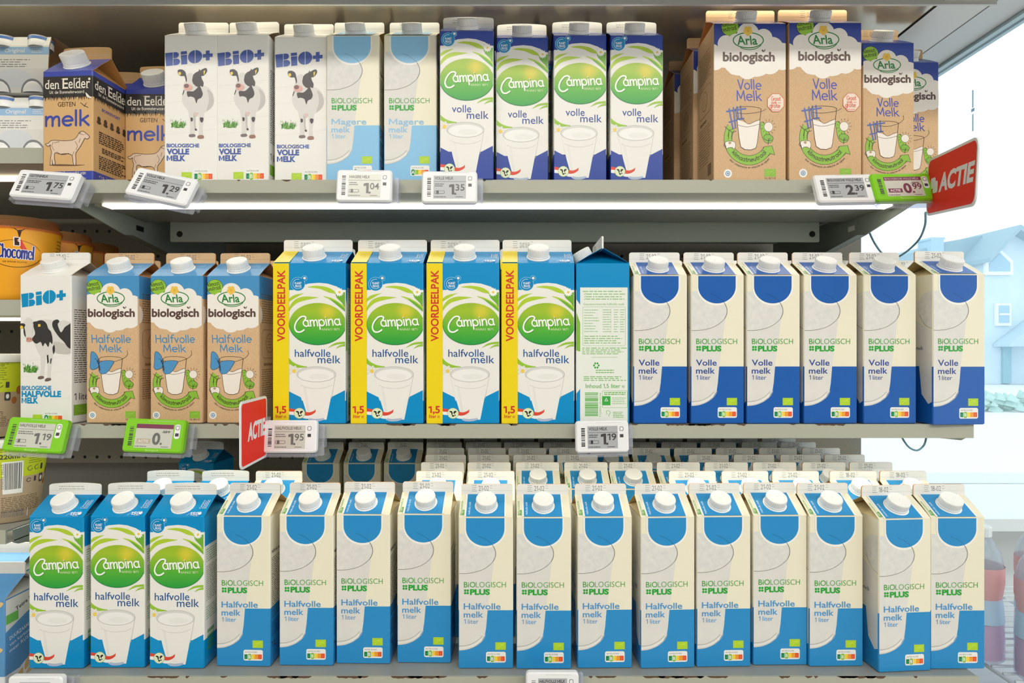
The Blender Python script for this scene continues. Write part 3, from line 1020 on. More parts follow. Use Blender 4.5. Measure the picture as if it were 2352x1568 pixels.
# ================================================================== kraft cartons with the cloud
def cloud_art(s, top, word, tcol, big, k):
    """drawn in the measurements of a half-litre-blue carton front (503..825, 405..1295); k = line scale"""
    TB = ink(top)
    dk, cl = ink((62, 48, 40)), ink((240, 234, 226))
    s.poly([(400, 100), (930, 100), (930, 640), (400, 640)], TB, 0)
    s.rect(400, 570, 930, 1400, KRAFT, 1)
    gb = ink((146, 196, 60))
    s.ell(553, 472, 49, 47, dk, 2, n=30)
    s.ell(553, 472, 47, 45, gb, 3, n=30)
    s.hand('klimaat-', 514, 470, -24, 0.55, dk, 4, w=76, shear=0.1, rot=-10)
    s.hand('neutraal*', 510, 497, -24, 0.55, dk, 4, w=86, shear=0.1, rot=-10)
    blobs = [(654, 510, 62), (590, 560, 55), (740, 530, 50), (790, 585, 62), (530, 560, 46), (520, 625, 62), (700, 640, 95), (600, 640, 88), (575, 690, 34),
             (650, 690, 58), (720, 690, 40), (775, 660, 62), (660, 580, 80), (830, 610, 50)]
    if big:
        blobs += [(455, 600, 40), (470, 650, 50), (850, 600, 45), (845, 650, 50)]
    for x, y, r in blobs:
        s.ell(x, y, r, r, cl, 4, n=32)
    gr = ink((45, 132, 62))
    s.ell(655, 541, 88, 44, ink((240, 236, 228)), 5, n=40)
    s.line([(655 + 84 * math.cos(2 * math.pi * i / 40), 541 + 40 * math.sin(2 * math.pi * i / 40)) for i in range(40)], 1.25 * k, gr, 6, closed=True)
    s.line(arc(660, 543, 76, 48, 30, 130, 12), 0.9 * k, gr, 6)
    s.text('Arla', 595, 564, -46, gr, 7, w=112, bold=0.02, shear=0.14)
    yl = ink((238, 196, 82))
    for k2 in range(5):
        a = R(90 + 72 * k2)
        s.ell(653 + 15 * math.cos(a), 492 + 15 * math.sin(a), 12, 12, yl, 8 + k2 % 2 * .4, n=12)
    s.ell(653, 492, 7, 7, ink((225, 175, 60)), 9, n=8)
    bw = ink((92, 68, 62))
    s.text('biologisch', 513, 651, -46, bw, 6, w=290, bold=0.035)
    s.poly(spl([(738, 604), (730, 596), (733, 590), (742, 598)], 4, True), bw, 6)
    s.poly(spl([(742, 602), (748, 588), (750, 594), (746, 601)], 4, True), bw, 6)
    tc = ink(tcol)
    if word == 'Halfvolle':
        s.hand('Halfvolle', 540, 808, -46, 1.25 * k, tc, 3, w=236, shear=0.06, wob=.02)
        s.hand('Melk', 588, 864, -44, 1.25 * k, tc, 3, w=132, shear=0.1, wob=.02)
    else:
        s.hand('Volle', 600, 800, -50, 1.35 * k, tc, 3, w=126, shear=0.06, wob=.02)
        s.hand('Melk', 594, 860, -52, 1.35 * k, tc, 3, w=134, shear=0.1, wob=.02)
    # round arrow
    GA = ink((140, 190, 62))
    lw = 0.45 * k
    cx, cy = 660, 1062
    outer = arc(cx, cy, 140, 140, 205, 35, 34)      # y runs down: over the bottom
    inner = arc(cx, cy, 98, 92, 35, 205, 34)
    band = [(cx + 140 * math.cos(R(a)), cy + 140 * math.sin(R(a))) for a in range(212, 30, -6)]
    band2 = [(cx + 96 * math.cos(R(a)), cy + 90 * math.sin(R(a))) for a in range(30, 213, 6)]
    s.poly(band + band2, GA, 2)
    s.line(band, lw, dk, 4)
    s.line(band2, lw, dk, 4)
    ah = [(728, 1132), (740, 1106), (788, 1100), (803, 1148), (780, 1142), (760, 1160)]
    s.poly(ah, GA, 2.5)
    s.line(ah, lw, dk, 4)

    def wp(rr):
        return lambda a, b: (cx + (rr + b) * math.cos(R(150) - a / rr), cy + (rr + b) * math.sin(R(150) - a / rr))
    s.hand('klimaatneutraal', 0, 0, -22, 0.62 * k, dk, 5, w=222, warp=lambda a, b: (cx + (122 + b) * math.cos(R(142) - a / 122), cy + (122 + b) * math.sin(R(142) - a / 122)))
    s.hand('door compensatie en reductie zie zijkant', 0, 0, -11, 0.28 * k, dk, 5, w=250, warp=lambda a, b: (cx + (158 + b) * math.cos(R(134) - a / 158), cy + (158 + b) * math.sin(R(134) - a / 158)))
    hill = spl([(722, 985), (740, 978), (770, 1030), (790, 1075), (760, 1085), (735, 1060)], 4, True)
    s.poly(hill, GA, 2)
    s.line(hill, lw, dk, 3, closed=True)
    s.ell(768, 1000, 26, 26, dk, 4, n=20)
    s.ell(768, 1000, 24, 24, ink((238, 229, 217)), 5, n=20)
    for q in range(13):
        a = 2 * math.pi * q / 13
        s.line([(768 + 33 * math.cos(a), 1000 + 33 * math.sin(a)), (768 + 41 * math.cos(a), 1000 + 41 * math.sin(a))], lw, dk, 4)
    tr = spl([(745, 1065), (742, 1050), (758, 1040), (778, 1042), (794, 1056), (790, 1070), (768, 1074)], 4, True)
    s.poly(tr, ink((128, 180, 62)), 5)
    s.line(tr, lw, dk, 6, closed=True)
    s.line([(766, 1092), (768, 1062)], lw * 1.3, dk, 6)
    s.line([(768, 1075), (778, 1060)], lw, dk, 6)
    # wind turbines
    for bx, by, q in ((548, 1018, 1.0), (566, 1030, 0.7)):
        s.line([(bx, by), (bx - 4, by + 48 * q)], lw * 1.2, dk, 5)
        for a in (70, 190, 310):
            s.line([(bx, by), (bx + 32 * q * math.cos(R(a - 90)), by + 32 * q * math.sin(R(a - 90)))], lw * 1.3, dk, 5)
    # little cow
    cw = spl([(525, 1085), (540, 1076), (575, 1078), (584, 1095), (580, 1112), (572, 1118), (566, 1110), (545, 1110), (536, 1117), (530, 1106)], 4, True)
    s.poly(cw, ink((238, 232, 222)), 5)
    s.line(cw, lw, dk, 6, closed=True)
    s.poly(spl([(545, 1080), (560, 1080), (556, 1092), (546, 1090)], 3, True), ink((180, 150, 115)), 6)
    s.line(spl([(525, 1085), (518, 1095), (524, 1104), (530, 1100)]), lw, dk, 6)
    # glass of milk
    mk = ink((240, 232, 222))
    body = [(592, 962), (620, 970), (660, 985), (722, 962), (716, 1000), (704, 1090), (697, 1112), (670, 1122), (636, 1120), (613, 1106), (604, 1060)]
    s.poly(body, mk, 6)
    s.line([(582, 905), (592, 960), (604, 1060), (613, 1106), (636, 1120), (670, 1122), (697, 1112), (704, 1090), (716, 1000), (727, 905)], lw * 1.3, dk, 7)
    s.line(spl([(582, 908), (600, 896), (655, 892), (712, 898), (727, 908)]), lw, dk, 7)
    s.line(spl([(596, 990), (650, 1000), (718, 985)]), lw, dk, 7)
    s.line(spl([(592, 962), (620, 955), (655, 985), (700, 968), (722, 964)]), lw, dk, 7)
    if big:
        s.line(spl([(590, 925), (640, 930), (720, 920), (755, 905)]), lw, dk, 7)
    else:
        s.line(spl([(590, 918), (660, 925), (730, 905), (758, 880), (755, 857)]), lw, dk, 7)
    if word == 'Halfvolle':
        w1, ed = ink((82, 148, 198)), ink((50, 60, 80))
        for p in ([(533, 868), (552, 866), (572, 890), (582, 925), (576, 958), (545, 972), (528, 960), (530, 920)],
                  [(586, 930), (612, 918), (672, 920), (660, 950), (636, 985), (610, 998), (590, 992), (580, 965)]):
            q = spl(p, 4, True)
            s.poly(q, w1, 8)
            s.line(q, lw, ed, 9, closed=True)
        s.line([(572, 918), (584, 945), (588, 975)], lw * 3, ed, 10)
        s.line(spl([(582, 925), (572, 912), (556, 905)]), lw, ed, 10)
    else:
        fb = ink((82, 104, 172))
        for i, (xt, yt, xb, yb) in enumerate(((548, 905, 570, 1010), (572, 898, 584, 1005), (592, 893, 602, 985), (612, 890, 618, 960))):
            s.line([(xt, yt), (xb, yb)], 1.7 * k, fb, 5)
        s.line([(535, 918), (640, 903)], 1.9 * k, fb, 5.5)
        s.line([(548, 975), (630, 955)], 1.6 * k, fb, 5)
    # seals at the foot
    wt, bl = ink((240, 236, 230)), ink((70, 140, 190))
    s.ell(541, 1247, 23, 23, wt, 3, n=24)
    s.ell(541, 1247, 13, 13, bl, 4, n=18)
    s.ell(541, 1247, 9, 9, wt, 5, n=14)
    s.ell(541, 1247, 5, 5, bl, 6, n=10)
    leaf_flag(s, 745, 1222, 809, 1264, (140, 188, 62))
    s.text('NL-BIO-01', 747, 1277, -10, dk, 3, w=62, res=2)


def cloud_side(s, h):
    dk = mat('kraft_side_print', (120, 88, 56), 0.6)
    s.fine(8, h - 22, 60, h - 62, 13, dk, 1, th=0.9, seed=5)
    s.line(rrect(8, h - 108, 60, h - 70, 8, 4), 0.5, dk, 2, closed=True)
    s.ell(32, h - 88, 12, 13, dk, 2, n=20)
    s.ell(32, h - 88, 11.3, 12.3, KRAFT, 3, n=20)
    s.fine(24, h - 80, 40, h - 96, 4, dk, 4, th=0.7, seed=3)
    s.text('biologisch', 14, h - 118, 4, dk, 2, w=26, bold=.03, res=2)
    s.fine(8, h - 122, 60, 30, 14, dk, 1, th=0.9, seed=9)
    for i in range(12):
        s.rect(46, 12 + i * 1.3, 60, 12 + i * 1.3 + 0.5 + (i * 5 % 3) * 0.2, dk, 1)


def cloud_carton(size, top, word, tcol, label, date='21-02'):
    big = size == 'big'
    w, d, h, g, fh = (95, 70, 206, 20, 15) if big else (70, 70, 193, 21, 14)
    TB = ink(top)
    b = carton_parts(w, d, h, g, fh, [(h - 30, KRAFT), (h, TB if not big else KRAFT)], TB, KRAFT, KRAFTIN, KRAFT)
    base = pm(503, 825, 1295, 405, 70, 193)
    if big:
        T = lambda x, y: (47.5 + (base(x, y)[0] - 35) * 1.08, 41.8 + (base(x, y)[1] - 39) * 1.14)
    else:
        T = base
    s = front(b, w, d, h, T)
    if big:
        s.ins = 0.5
    cloud_art(s, top, word, tcol, big, 1.12 if big else 1.0)
    if big:
        q = Sheet(b, (-w / 2, -d / 2, 0), (1, 0, 0), (0, 0, 1), w, h, pm(862, 1325, 1160, 160, 95, 209), inset=0.9, lift=0.6)
        rd = ink((214, 92, 70))
        pts = [(1258 + 56 * math.cos(R(22.5 + 45 * i)), 673 + 60 * math.sin(R(22.5 + 45 * i))) for i in range(8)]
        q.poly(pts, ink((236, 218, 200)), 1)
        q.line(pts, 0.6, rd, 2, closed=True)
        q.hand('Groot', 1230, 660, -26, 0.75, rd, 2, w=58)
        q.hand('pak', 1232, 680, -18, 0.6, rd, 2, w=32)
        q.hand('grote', 1220, 704, -26, 0.9, rd, 2, w=64)
        q.fine(1272, 670, 1290, 678, 1, rd, 2, th=4)
        q.fine(1232, 714, 1282, 722, 1, rd, 2, th=4)
    r = slope_sheet(b, w, d, h, g)
    r.fine(w - 24, 32, w - 5, 24, 3, ink(tuple(min(255, c + 70) for c in top)), 1, th=0.8, seed=6)
    for sd in (right, left):
        cloud_side(sd(b, w, d, h), h)
    if not big:
        q = right(b, w, d, h)
        q.ins = 1.0
        q.ell(0, 142, 9, 12, ink((238, 229, 217)), 4, n=24)
    f = seal(w, h, g, fh, KRAFT, KRAFTIN, (date, w * 0.42))
    return carton(label, b, f, cap_parts(w, d, h, g))


# ================================================================== white cartons with the slanted wordmark
def wordmark(s, x0, y0, x1, ym, m, L=3):
    """the stencil word: coordinates 0..100 wide, about 28 high, tilted upward; (x0, y0) lower end, (x1, ym) right end on the baseline"""
    W_ = x1 - x0
    k = W_ / 100.0

    def P(pts):
        out = []
        for x, y in pts:
            out.append((x0 + x * k, y0 - y * k + (ym - y0) * (x / 100.0)))
        return out
    # letter b
    s.poly(P([(0.5, 0), (15, 0), (15, 28), (-1.5, 28)]), m, L)
    s.poly(P([(16.2, 15), (16.2, 28)] + [(21 + 7 * math.cos(R(a)), 21.5 + 6.5 * math.sin(R(a))) for a in range(90, -91, -18)]), m, L)
    s.poly(P([(16.2, 0), (16.2, 13.8)] + [(23 + 7.5 * math.cos(R(a)), 6.9 + 6.9 * math.sin(R(a))) for a in range(90, -91, -18)]), m, L)
    # letter i
    s.poly(P([(33, 0), (46, 0), (45.5, 20), (32.5, 20)]), m, L)
    s.poly(P([(32.3, 21.5), (45.5, 21.5), (45, 28), (32, 28)]), m, L)
    # letter o in two halves
    s.poly(P([(62.2, 0.2), (62.2, 28)] + [(62.2 + 14.5 * math.cos(R(a)), 14 + 14 * math.sin(R(a))) for a in range(90, 271, 12)]), m, L)
    s.poly(P([(63.6, 28), (63.6, 0.2)] + [(63.6 + 14.5 * math.cos(R(a)), 14 + 14 * math.sin(R(a))) for a in range(-90, 91, 12)]), m, L)
    # plus sign
    s.poly(P([(79.5, 10), (86, 10), (86, 3.5), (94, 3.5), (94, 10), (100.5, 10), (100.5, 17.5), (94, 17.5), (94, 24.5), (86, 24.5), (86, 17.5), (79.5, 17.5)]), m, L)


def grass_tuft(s, cx, cy, r, seed=2):
    rnd = random.Random(seed)
    for i in range(70):
        a = rnd.uniform(-1.25, 1.25)
        l = r * rnd.uniform(0.55, 1.1)
        x = cx + rnd.uniform(-0.75, 0.75) * r
        y = cy + r * rnd.uniform(0.2, 0.55)
        c = rnd.choice([(70, 130, 50), (96, 156, 60), (52, 104, 44), (128, 178, 90)])
        ex, ey = x + l * math.sin(a) * 0.8, y - l * math.cos(a)
        s.poly([(x - r * .09, y), (x + r * .09, y), (ex, ey)], ink(c), 2)
    for x, y in ((-.75, -.2), (.45, -.35)):
        s.ell(cx + x * r, cy + y * r, r * .13, r * .13, ink((240, 240, 236)), 4, n=8)
        s.ell(cx + x * r, cy + y * r, r * .05, r * .05, ink((225, 190, 70)), 5, n=6)


CW = (236, 233, 228)


def front_cow(s):
    """the standing cow seen head-on (measured on a top-shelf carton)"""
    wh, sh, bk, pk = ink((216, 213, 209)), ink((192, 188, 184)), ink((66, 60, 62)), ink((222, 170, 158))
    sp = lambda p: spl(p, 4, True)
    s.poly(sp([(626, 690), (640, 672), (690, 660), (740, 650), (800, 662), (836, 700), (850, 760), (838, 805), (800, 838), (740, 862), (690, 850), (640, 810), (616, 750)]), wh, 1)
    s.poly(sp([(800, 680), (836, 710), (848, 765), (834, 805), (795, 838), (810, 780), (812, 730)]), sh, 2)
    s.poly([(660, 830), (712, 850), (716, 900), (708, 960), (708, 1012), (672, 1012), (676, 950), (670, 880)], wh, 1)
    s.poly([(730, 850), (778, 830), (776, 900), (766, 960), (770, 1020), (738, 1020), (742, 950), (738, 890)], wh, 1)
    s.poly([(698, 860), (716, 860), (716, 940), (722, 975), (708, 975)], sh, 2)
    s.poly(sp([(700, 850), (720, 880), (730, 868), (736, 850)]), ink((214, 190, 184)), 2)
    s.poly(sp([(672, 1008), (708, 1006), (714, 1022), (690, 1028), (668, 1024)]), ink((120, 108, 108)), 3)
    s.poly(sp([(734, 1016), (770, 1014), (776, 1034), (754, 1040), (731, 1036)]), ink((150, 112, 96)), 3)
    s.poly(sp([(710, 968), (722, 966), (726, 978), (714, 980)]), bk, 3)
    s.poly(sp([(680, 886), (696, 890), (694, 910), (682, 912)]), bk, 3)
    s.poly(sp([(750, 885), (772, 888), (770, 912), (758, 922), (748, 905)]), bk, 3)
    # chest patch
    s.poly(sp([(652, 700), (668, 694), (700, 694), (730, 668), (744, 652), (762, 690), (768, 718), (756, 742), (742, 748), (730, 758), (722, 782), (714, 762), (706, 742), (680, 732), (660, 734)]), bk, 3)
    # head
    s.poly(sp([(648, 590), (662, 568), (690, 562), (706, 590), (702, 640), (694, 672), (676, 686), (650, 684), (630, 676), (630, 650), (642, 620)]), wh, 4)
    s.poly(sp([(694, 600), (700, 576), (716, 560), (738, 548), (744, 534), (752, 552), (760, 600), (774, 632), (768, 662), (752, 655), (744, 664), (720, 658), (700, 640), (692, 620)]), bk, 5)
    s.poly(sp([(742, 556), (762, 536), (792, 526), (800, 544), (790, 566), (770, 582), (752, 580)]), bk, 5)
    s.poly(sp([(586, 556), (590, 540), (616, 536), (640, 552), (648, 580), (654, 612), (648, 630), (642, 606), (634, 584), (610, 584), (592, 574)]), bk, 5)
    s.poly([(590, 558), (606, 554), (612, 566), (604, 580), (592, 574)], ink((236, 205, 80)), 6)
    s.poly([(774, 548), (786, 542), (784, 560), (776, 578)], ink((236, 205, 80)), 6)
    s.poly(sp([(630, 652), (650, 640), (676, 644), (692, 660), (690, 680), (664, 690), (636, 682)]), pk, 6)
    s.poly(sp([(632, 650), (652, 640), (668, 652), (662, 668), (640, 670)]), ink((124, 92, 90)), 7)
    s.poly([(630, 684), (636, 690), (624, 722), (620, 718)], bk, 5)


def side_cow(s):
    """the black and white cow standing three-quarter (measured on a middle-shelf carton)"""
    wh, sh, bk, pk = ink((219, 216, 210)), ink((198, 193, 186)), ink((58, 54, 54)), ink((206, 150, 132))
    sp = lambda p: spl(p, 4, True)
    s.poly(sp([(212, 690), (260, 668), (340, 668), (400, 676), (470, 690), (475, 800), (460, 868), (400, 872), (350, 858), (330, 878), (290, 884), (262, 886), (240, 850), (215, 790)]), wh, 1)
    s.poly(sp([(350, 800), (420, 812), (470, 838), (455, 868), (400, 872), (352, 858)]), sh, 2)
    s.poly([(262, 870), (296, 880), (290, 940), (284, 990), (282, 1010), (256, 1010), (262, 960), (262, 910)], wh, 1)
    s.poly([(304, 850), (346, 840), (338, 920), (328, 980), (330, 1022), (304, 1022), (308, 960), (304, 900)], wh, 1)
    s.poly(sp([(250, 1005), (278, 1003), (284, 1014), (262, 1022), (243, 1018)]), ink((112, 96, 88)), 3)
    s.poly(sp([(298, 1016), (326, 1014), (330, 1026), (308, 1034), (289, 1032)]), ink((112, 96, 88)), 3)
    # patches
    s.poly(sp([(214, 700), (240, 676), (275, 672), (300, 690), (312, 720), (330, 740), (340, 780), (338, 812), (322, 800), (312, 830), (292, 806), (276, 826), (262, 800), (236, 810), (216, 800), (206, 780), (226, 750)]), bk, 3)
    s.poly(sp([(350, 672), (380, 670), (400, 720), (440, 700), (480, 690), (480, 830), (445, 835), (415, 800), (380, 768), (345, 720), (338, 690)]), bk, 3)
    s.poly(sp([(376, 690), (410, 672), (440, 680), (420, 712), (398, 742), (384, 724)]), wh, 4)
    s.poly(sp([(340, 835), (352, 818), (356, 850), (346, 872)]), bk, 4)
    s.poly([(302, 880), (312, 875), (316, 920), (306, 930)], bk, 3)
    s.poly([(326, 900), (336, 896), (330, 928), (324, 930)], bk, 3)
    # head
    s.poly(sp([(150, 690), (162, 664), (184, 656), (208, 668), (214, 700), (208, 740), (206, 780), (196, 798), (172, 796), (166, 770), (160, 730)]), wh, 5)
    s.poly(sp([(160, 690), (150, 720), (152, 752), (164, 770), (162, 720)]), bk, 5.5)
    s.poly(sp([(124, 700), (132, 690), (152, 690), (162, 700), (148, 718), (132, 716)]), bk, 6)
    s.poly(sp([(212, 686), (226, 678), (256, 682), (268, 700), (250, 710), (226, 706)]), bk, 6)
    s.poly([(124, 706), (138, 702), (150, 710), (140, 722), (128, 720)], ink((240, 205, 60)), 7)
    s.poly([(246, 694), (262, 694), (262, 708), (246, 710)], ink((240, 205, 60)), 7)
    s.poly(sp([(170, 776), (186, 772), (206, 778), (204, 794), (186, 800), (170, 796)]), pk, 7)
    s.ell(178, 782, 3, 3, bk, 8, n=6)
    s.ell(197, 783, 3, 3, bk, 8, n=6)


def wordmark_carton(kind, label):
    w, d, h, g, fh = 70, 70, 193, 21, 14
    col = (62, 88, 166) if kind == 'volle' else (0, 142, 196)
    IB = ink(col)
    b = carton_parts(w, d, h, g, fh, [(h, WHITE)], WHITE, WHITE, mat('white_board_inside', (205, 190, 170), 0.6), WHITE)
    pl = ink((226, 223, 217))
    if kind == 'volle':
        s = front(b, w, d, h, pm(487, 872, 1352, 290, 70, 193))
        for y in (500, 640, 760, 900, 990):
            s.line([(480, y + 20), (700, y), (880, y - 25)], 0.3, pl, 0)
        wordmark(s, 500, 512, 838, 478, IB)
        front_cow(s)
        grass_tuft(s, 586, 930, 58)
        s.text('BIOLOGISCHE', 506, 1101, -25, IB, 3, w=236, bold=0.035)
        s.text('VOLLE', 506, 1151, -37, IB, 3, w=163, bold=0.05)
        s.text('MELK', 506, 1199, -37, IB, 3, w=136, bold=0.05)
        leaf_flag(s, 613, 1282, 688, 1332)
        nutri(s, 700, 1255, 845, 1345, 1)
    else:
        s = front(b, w, d, h, pm(124, 462, 1285, 405, 70, 193))
        for y in (560, 640, 760, 900, 990, 1150):
            s.line([(110, y + 20), (300, y), (470, y - 25)], 0.3, pl, 0)
        wordmark(s, 138, 594, 425, 560, IB)
        side_cow(s)
        grass_tuft(s, 192, 955, 52)
        s.text('BIOLOGISCHE', 136, 1086, -24, IB, 3, w=196, bold=0.035)
        s.text('HALFVOLLE', 136, 1125, -32, IB, 3, w=260, bold=0.05)
        s.text('MELK', 136, 1164, -32, IB, 3, w=110, bold=0.05)
        leaf_flag(s, 210, 1232, 271, 1272)
        nutri(s, 281, 1212, 409, 1273, 0)
    q = right(b, w, d, h)
    q.fine(5, 150, 60, 52, 34, INKD, 1, th=1.0, seed=11)
    q.text('1 liter', 5, 30, 9, INKD, 2, w=30, bold=0.0)
    leaf_flag(q, 4, 10, 30, 24, (130, 180, 55))
    f = seal(w, h, g, fh, WHITE, WHITE, ('27-02', 22) if kind != 'volle' else None)
    return carton(label, b, f, cap_parts(w, d, h, g))


# ================================================================== squat goat milk cartons
def goat_carton(label):
    w, d, h, g, fh = 70, 70, 146, 31, 16
    BL, BK, KR = ink((62, 76, 168)), ink((52, 47, 44)), mat('tan_board', (214, 172, 118), 0.5)
    b = carton_parts(w, d, h, g, fh, [(14, BL), (112, KR), (139, BK), (h, BL)], BL, BL, mat('tan_board_inside', (200, 150, 90), 0.6), KR)
    lt, dk = ink((238, 230, 215)), ink((70, 52, 40))

    def name(s, k=1.0):
        s.text('den', 330, 640, -62, lt, 3, w=106 * k, bold=0.006)
        s.text('E', 464, 640, -70, lt, 3, w=42 * k, bold=0.012)
        s.text('elder', 509, 640, -70, lt, 3, w=164 * k, bold=0.006)
        for x in (388, 400, 434, 470, 500, 566, 602, 652):
            s.line([(x - 7, 640), (x + 9, 640)], 0.55, lt, 4)
        for x, y in ((362, 580), (570, 572), (594, 572), (468, 571)):
            s.line([(x - 12, y + 3), (x + 4, y - 1)], 0.55, lt, 4)
        s.hand('Uit de Bommelerwaard', 366, 674, -20, 0.42, lt, 3, w=262, shear=.1)
        s.ell(668, 578, 9, 9, lt, 3, n=10)
        rnd = random.Random(3)
        for i in range(70):
            x = 300 + i * 6
            l = rnd.uniform(14, 44)
            s.poly([(x - 4, 688), (x + 5, 688), (x + rnd.uniform(-12, 12), 688 + l)], BK, 2)
        s.poly([(290, 555), (720, 555), (720, 700), (290, 700)], BK, 2)
    T = pm(312, 695, 1290, 520, 70, 146)
    s = front(b, w, d, h, T)
    name(s)
    s.poly(spl([(640, 672), (652, 680), (668, 696), (690, 712), (668, 710), (648, 700)], 4, True), lt, 5)
    s.text('GEITEN', 428, 765, -31, dk, 2, w=134, bold=.004)
    s.line([(602, 742), (628, 762), (658, 776)], 0.9, dk, 2)
    s.line([(628, 768), (646, 744)], 0.7, dk, 2)
    s.hand('melk', 338, 898, -104, 3.1, ink((62, 76, 168)), 2, w=322)
    # the goat, drawn in pen
    hide, ln = ink((226, 200, 176)), ink((74, 56, 50))
    goat = spl([(334, 1024), (356, 1018), (372, 1004), (400, 998), (470, 1004), (540, 1000), (572, 980), (588, 956), (604, 942), (628, 944), (664, 972), (668, 984), (652, 996), (634, 990), (624, 1006),
                (606, 1036), (588, 1062), (572, 1082), (564, 1100), (566, 1168), (548, 1172), (538, 1110), (500, 1094), (446, 1096), (408, 1086), (402, 1120), (408, 1164), (390, 1166), (384, 1130), (386, 1168),
                (370, 1168), (374, 1120), (380, 1080), (370, 1046), (372, 1030), (352, 1040)], 3, True)
    s.poly(goat, hide, 3)
    s.line(goat, 0.75, ln, 4, closed=True)
    for q in ([(392, 1012), (384, 1040), (400, 1070)], [(420, 1080), (460, 1100), (512, 1092)], [(560, 1010), (578, 1040), (566, 1070)], [(400, 1016), (440, 1010)], [(606, 960), (624, 966)], [(540, 1110), (552, 1080)], [(600, 990), (590, 1020)]):
        s.line(spl(q), 0.5, ln, 5)
    s.ell(636, 962, 3, 3, ln, 5, n=6)
    s.line([(604, 950), (588, 952), (604, 962)], 0.6, ln, 5)
    s.poly(spl([(360, 1170), (440, 1166), (560, 1172), (636, 1174), (560, 1180), (420, 1178)], 3, True), ink((120, 88, 62)), 2)
    s.hand('Boerenzuivel gemaakt van', 340, 1240, -22, 0.5, lt, 3, w=300, shear=.1)
    s.hand('melk met zorg', 420, 1278, -22, 0.5, lt, 3, w=220, shear=.1)
    q = right(b, w, d, h, T=lambda x, y: ((x - 312) / 383 * 70, (1290 - y) / 770 * 146))
    name(q)
    q.text('BOERENGEIT', 400, 772, -20, ink((62, 76, 168)), 2, w=190, res=2, bold=.02)
    for i in range(5):
        q.ell(370 + i * 66, 840, 17, 20, ln, 2, n=12)
        q.ell(370 + i * 66, 862, 22, 13, ln, 2, n=12)
    q.fine(370, 920, 660, 1010, 6, dk, 1, th=10, seed=2, ragged=.2)
    q.fine(400, 1030, 650, 1070, 3, dk, 1, th=10, seed=3, ragged=.2)
    q.fine(370, 1090, 660, 1190, 7, dk, 1, th=10, seed=4, ragged=.2)
    q.hand('Fris lekker', 350, 1250, -22, 0.5, lt, 3, w=230, shear=.1)
    r = slope_sheet(b, w, d, h, g)
    for x in (52, 56, 60):
        r.line([(x - 1.4, 3.4), (x, 2.4), (x + 1.2, 3.8)], 0.4, ink((210, 214, 232)), 2)
    f = seal(w, h, g, fh, KR, mat('tan_board_inside', (200, 150, 90)), None, arch=1.2)
    return carton(label, b, f, cap_parts(w, d, h, g, r=15.5, hgt=12))


# ================================================================== almond drink carton, side panel turned to the aisle
def almond_carton(label):
    w, d, h, g, fh = 70, 70, 193, 22, 15
    BL, LB = ink((92, 150, 200)), mat('almond_pale_print', (226, 232, 238), 0.4)
    b = carton_parts(w, d, h, g, fh, [(95, LB), (h, BL)], BL, BL, mat('grey_board_inside', (200, 200, 196), 0.6), mat('grey_white_board', (216, 213, 206), 0.5))
    al, al2, wt = ink((226, 190, 130)), ink((200, 160, 105)), ink((238, 240, 242))
    s = front(b, w, d, h, lambda x, y: (x, y))
    s.ell(8, 26, 48, 74, mat('almond_beige_print', (228, 216, 200), 0.4), 1, n=36)

    def nut(q, x, y, a, r, L=3):
        ca, sa = math.cos(R(a)), math.sin(R(a))
        p = spl([(-1, 0), (-.4, .42), (.4, .4), (1, 0), (.4, -.4), (-.4, -.42)], 4, True)
        q.poly([(x + r * (u * ca - v * sa), y + r * (u * sa + v * ca)) for u, v in p], al, L)
        q.line([(x - r * .6 * ca, y - r * .6 * sa), (x + r * .6 * ca, y + r * .6 * sa)], 0.4, al2, L + 1)
    for x, y, a, r in ((60, 186, 20, 9), (52, 170, 10, 8), (56, 152, 60, 9), (44, 140, 80, 9), (58, 128, 10, 10), (40, 160, 30, 8)):
        nut(s, x, y, a, r)
    s.ell(24, 186, 22, 18, wt, 2, n=24)
    q = right(b, w, d, h)
    q.poly([(0, 193), (70, 193), (70, 176), (0, 150)], ink((226, 226, 222)), 1)
    q.text('Tetra Pak', 18, 172, 5, INKD, 2, w=36, rot=14, res=2, bold=.02)
    q.rect(2, 160, 22, 172, ink((110, 190, 90)), 2)
    q.text('DUURZAAM VERPAKT', 8, 138, 4.6, wt, 2, w=58, rot=10, res=2, bold=.01)
    q.text('van karton met', 8, 130, 4.2, wt, 2, w=48, rot=10, res=2)
    q.text('meer RUST', 8, 122, 4.6, wt, 2, w=36, rot=10, res=2)
    q.text('VAN DE', 44, 118, 6, ink((30, 62, 110)), 2, w=24, rot=10, res=2, bold=.02)
    q.poly(spl([(0, 62), (20, 92), (45, 104), (70, 108)], 4) + [(70, 0), (0, 0)], ink((232, 235, 238)), 2)
    nut(q, 38, 96, 60, 10)
    nut(q, 24, 84, 60, 10)
    nut(q, 42, 84, 30, 9)
    for i, y in enumerate((60, 54, 48, 42, 36, 26, 20, 14)):
        q.fine(10, y, 60, y + 4, 1, ink((90, 130, 180)), 3, th=2, seed=i + 60)
    f = seal(w, h, g, fh, mat('grey_white_board', (216, 213, 206), 0.5), WHITE, None)
    return carton(label, b, f, None)
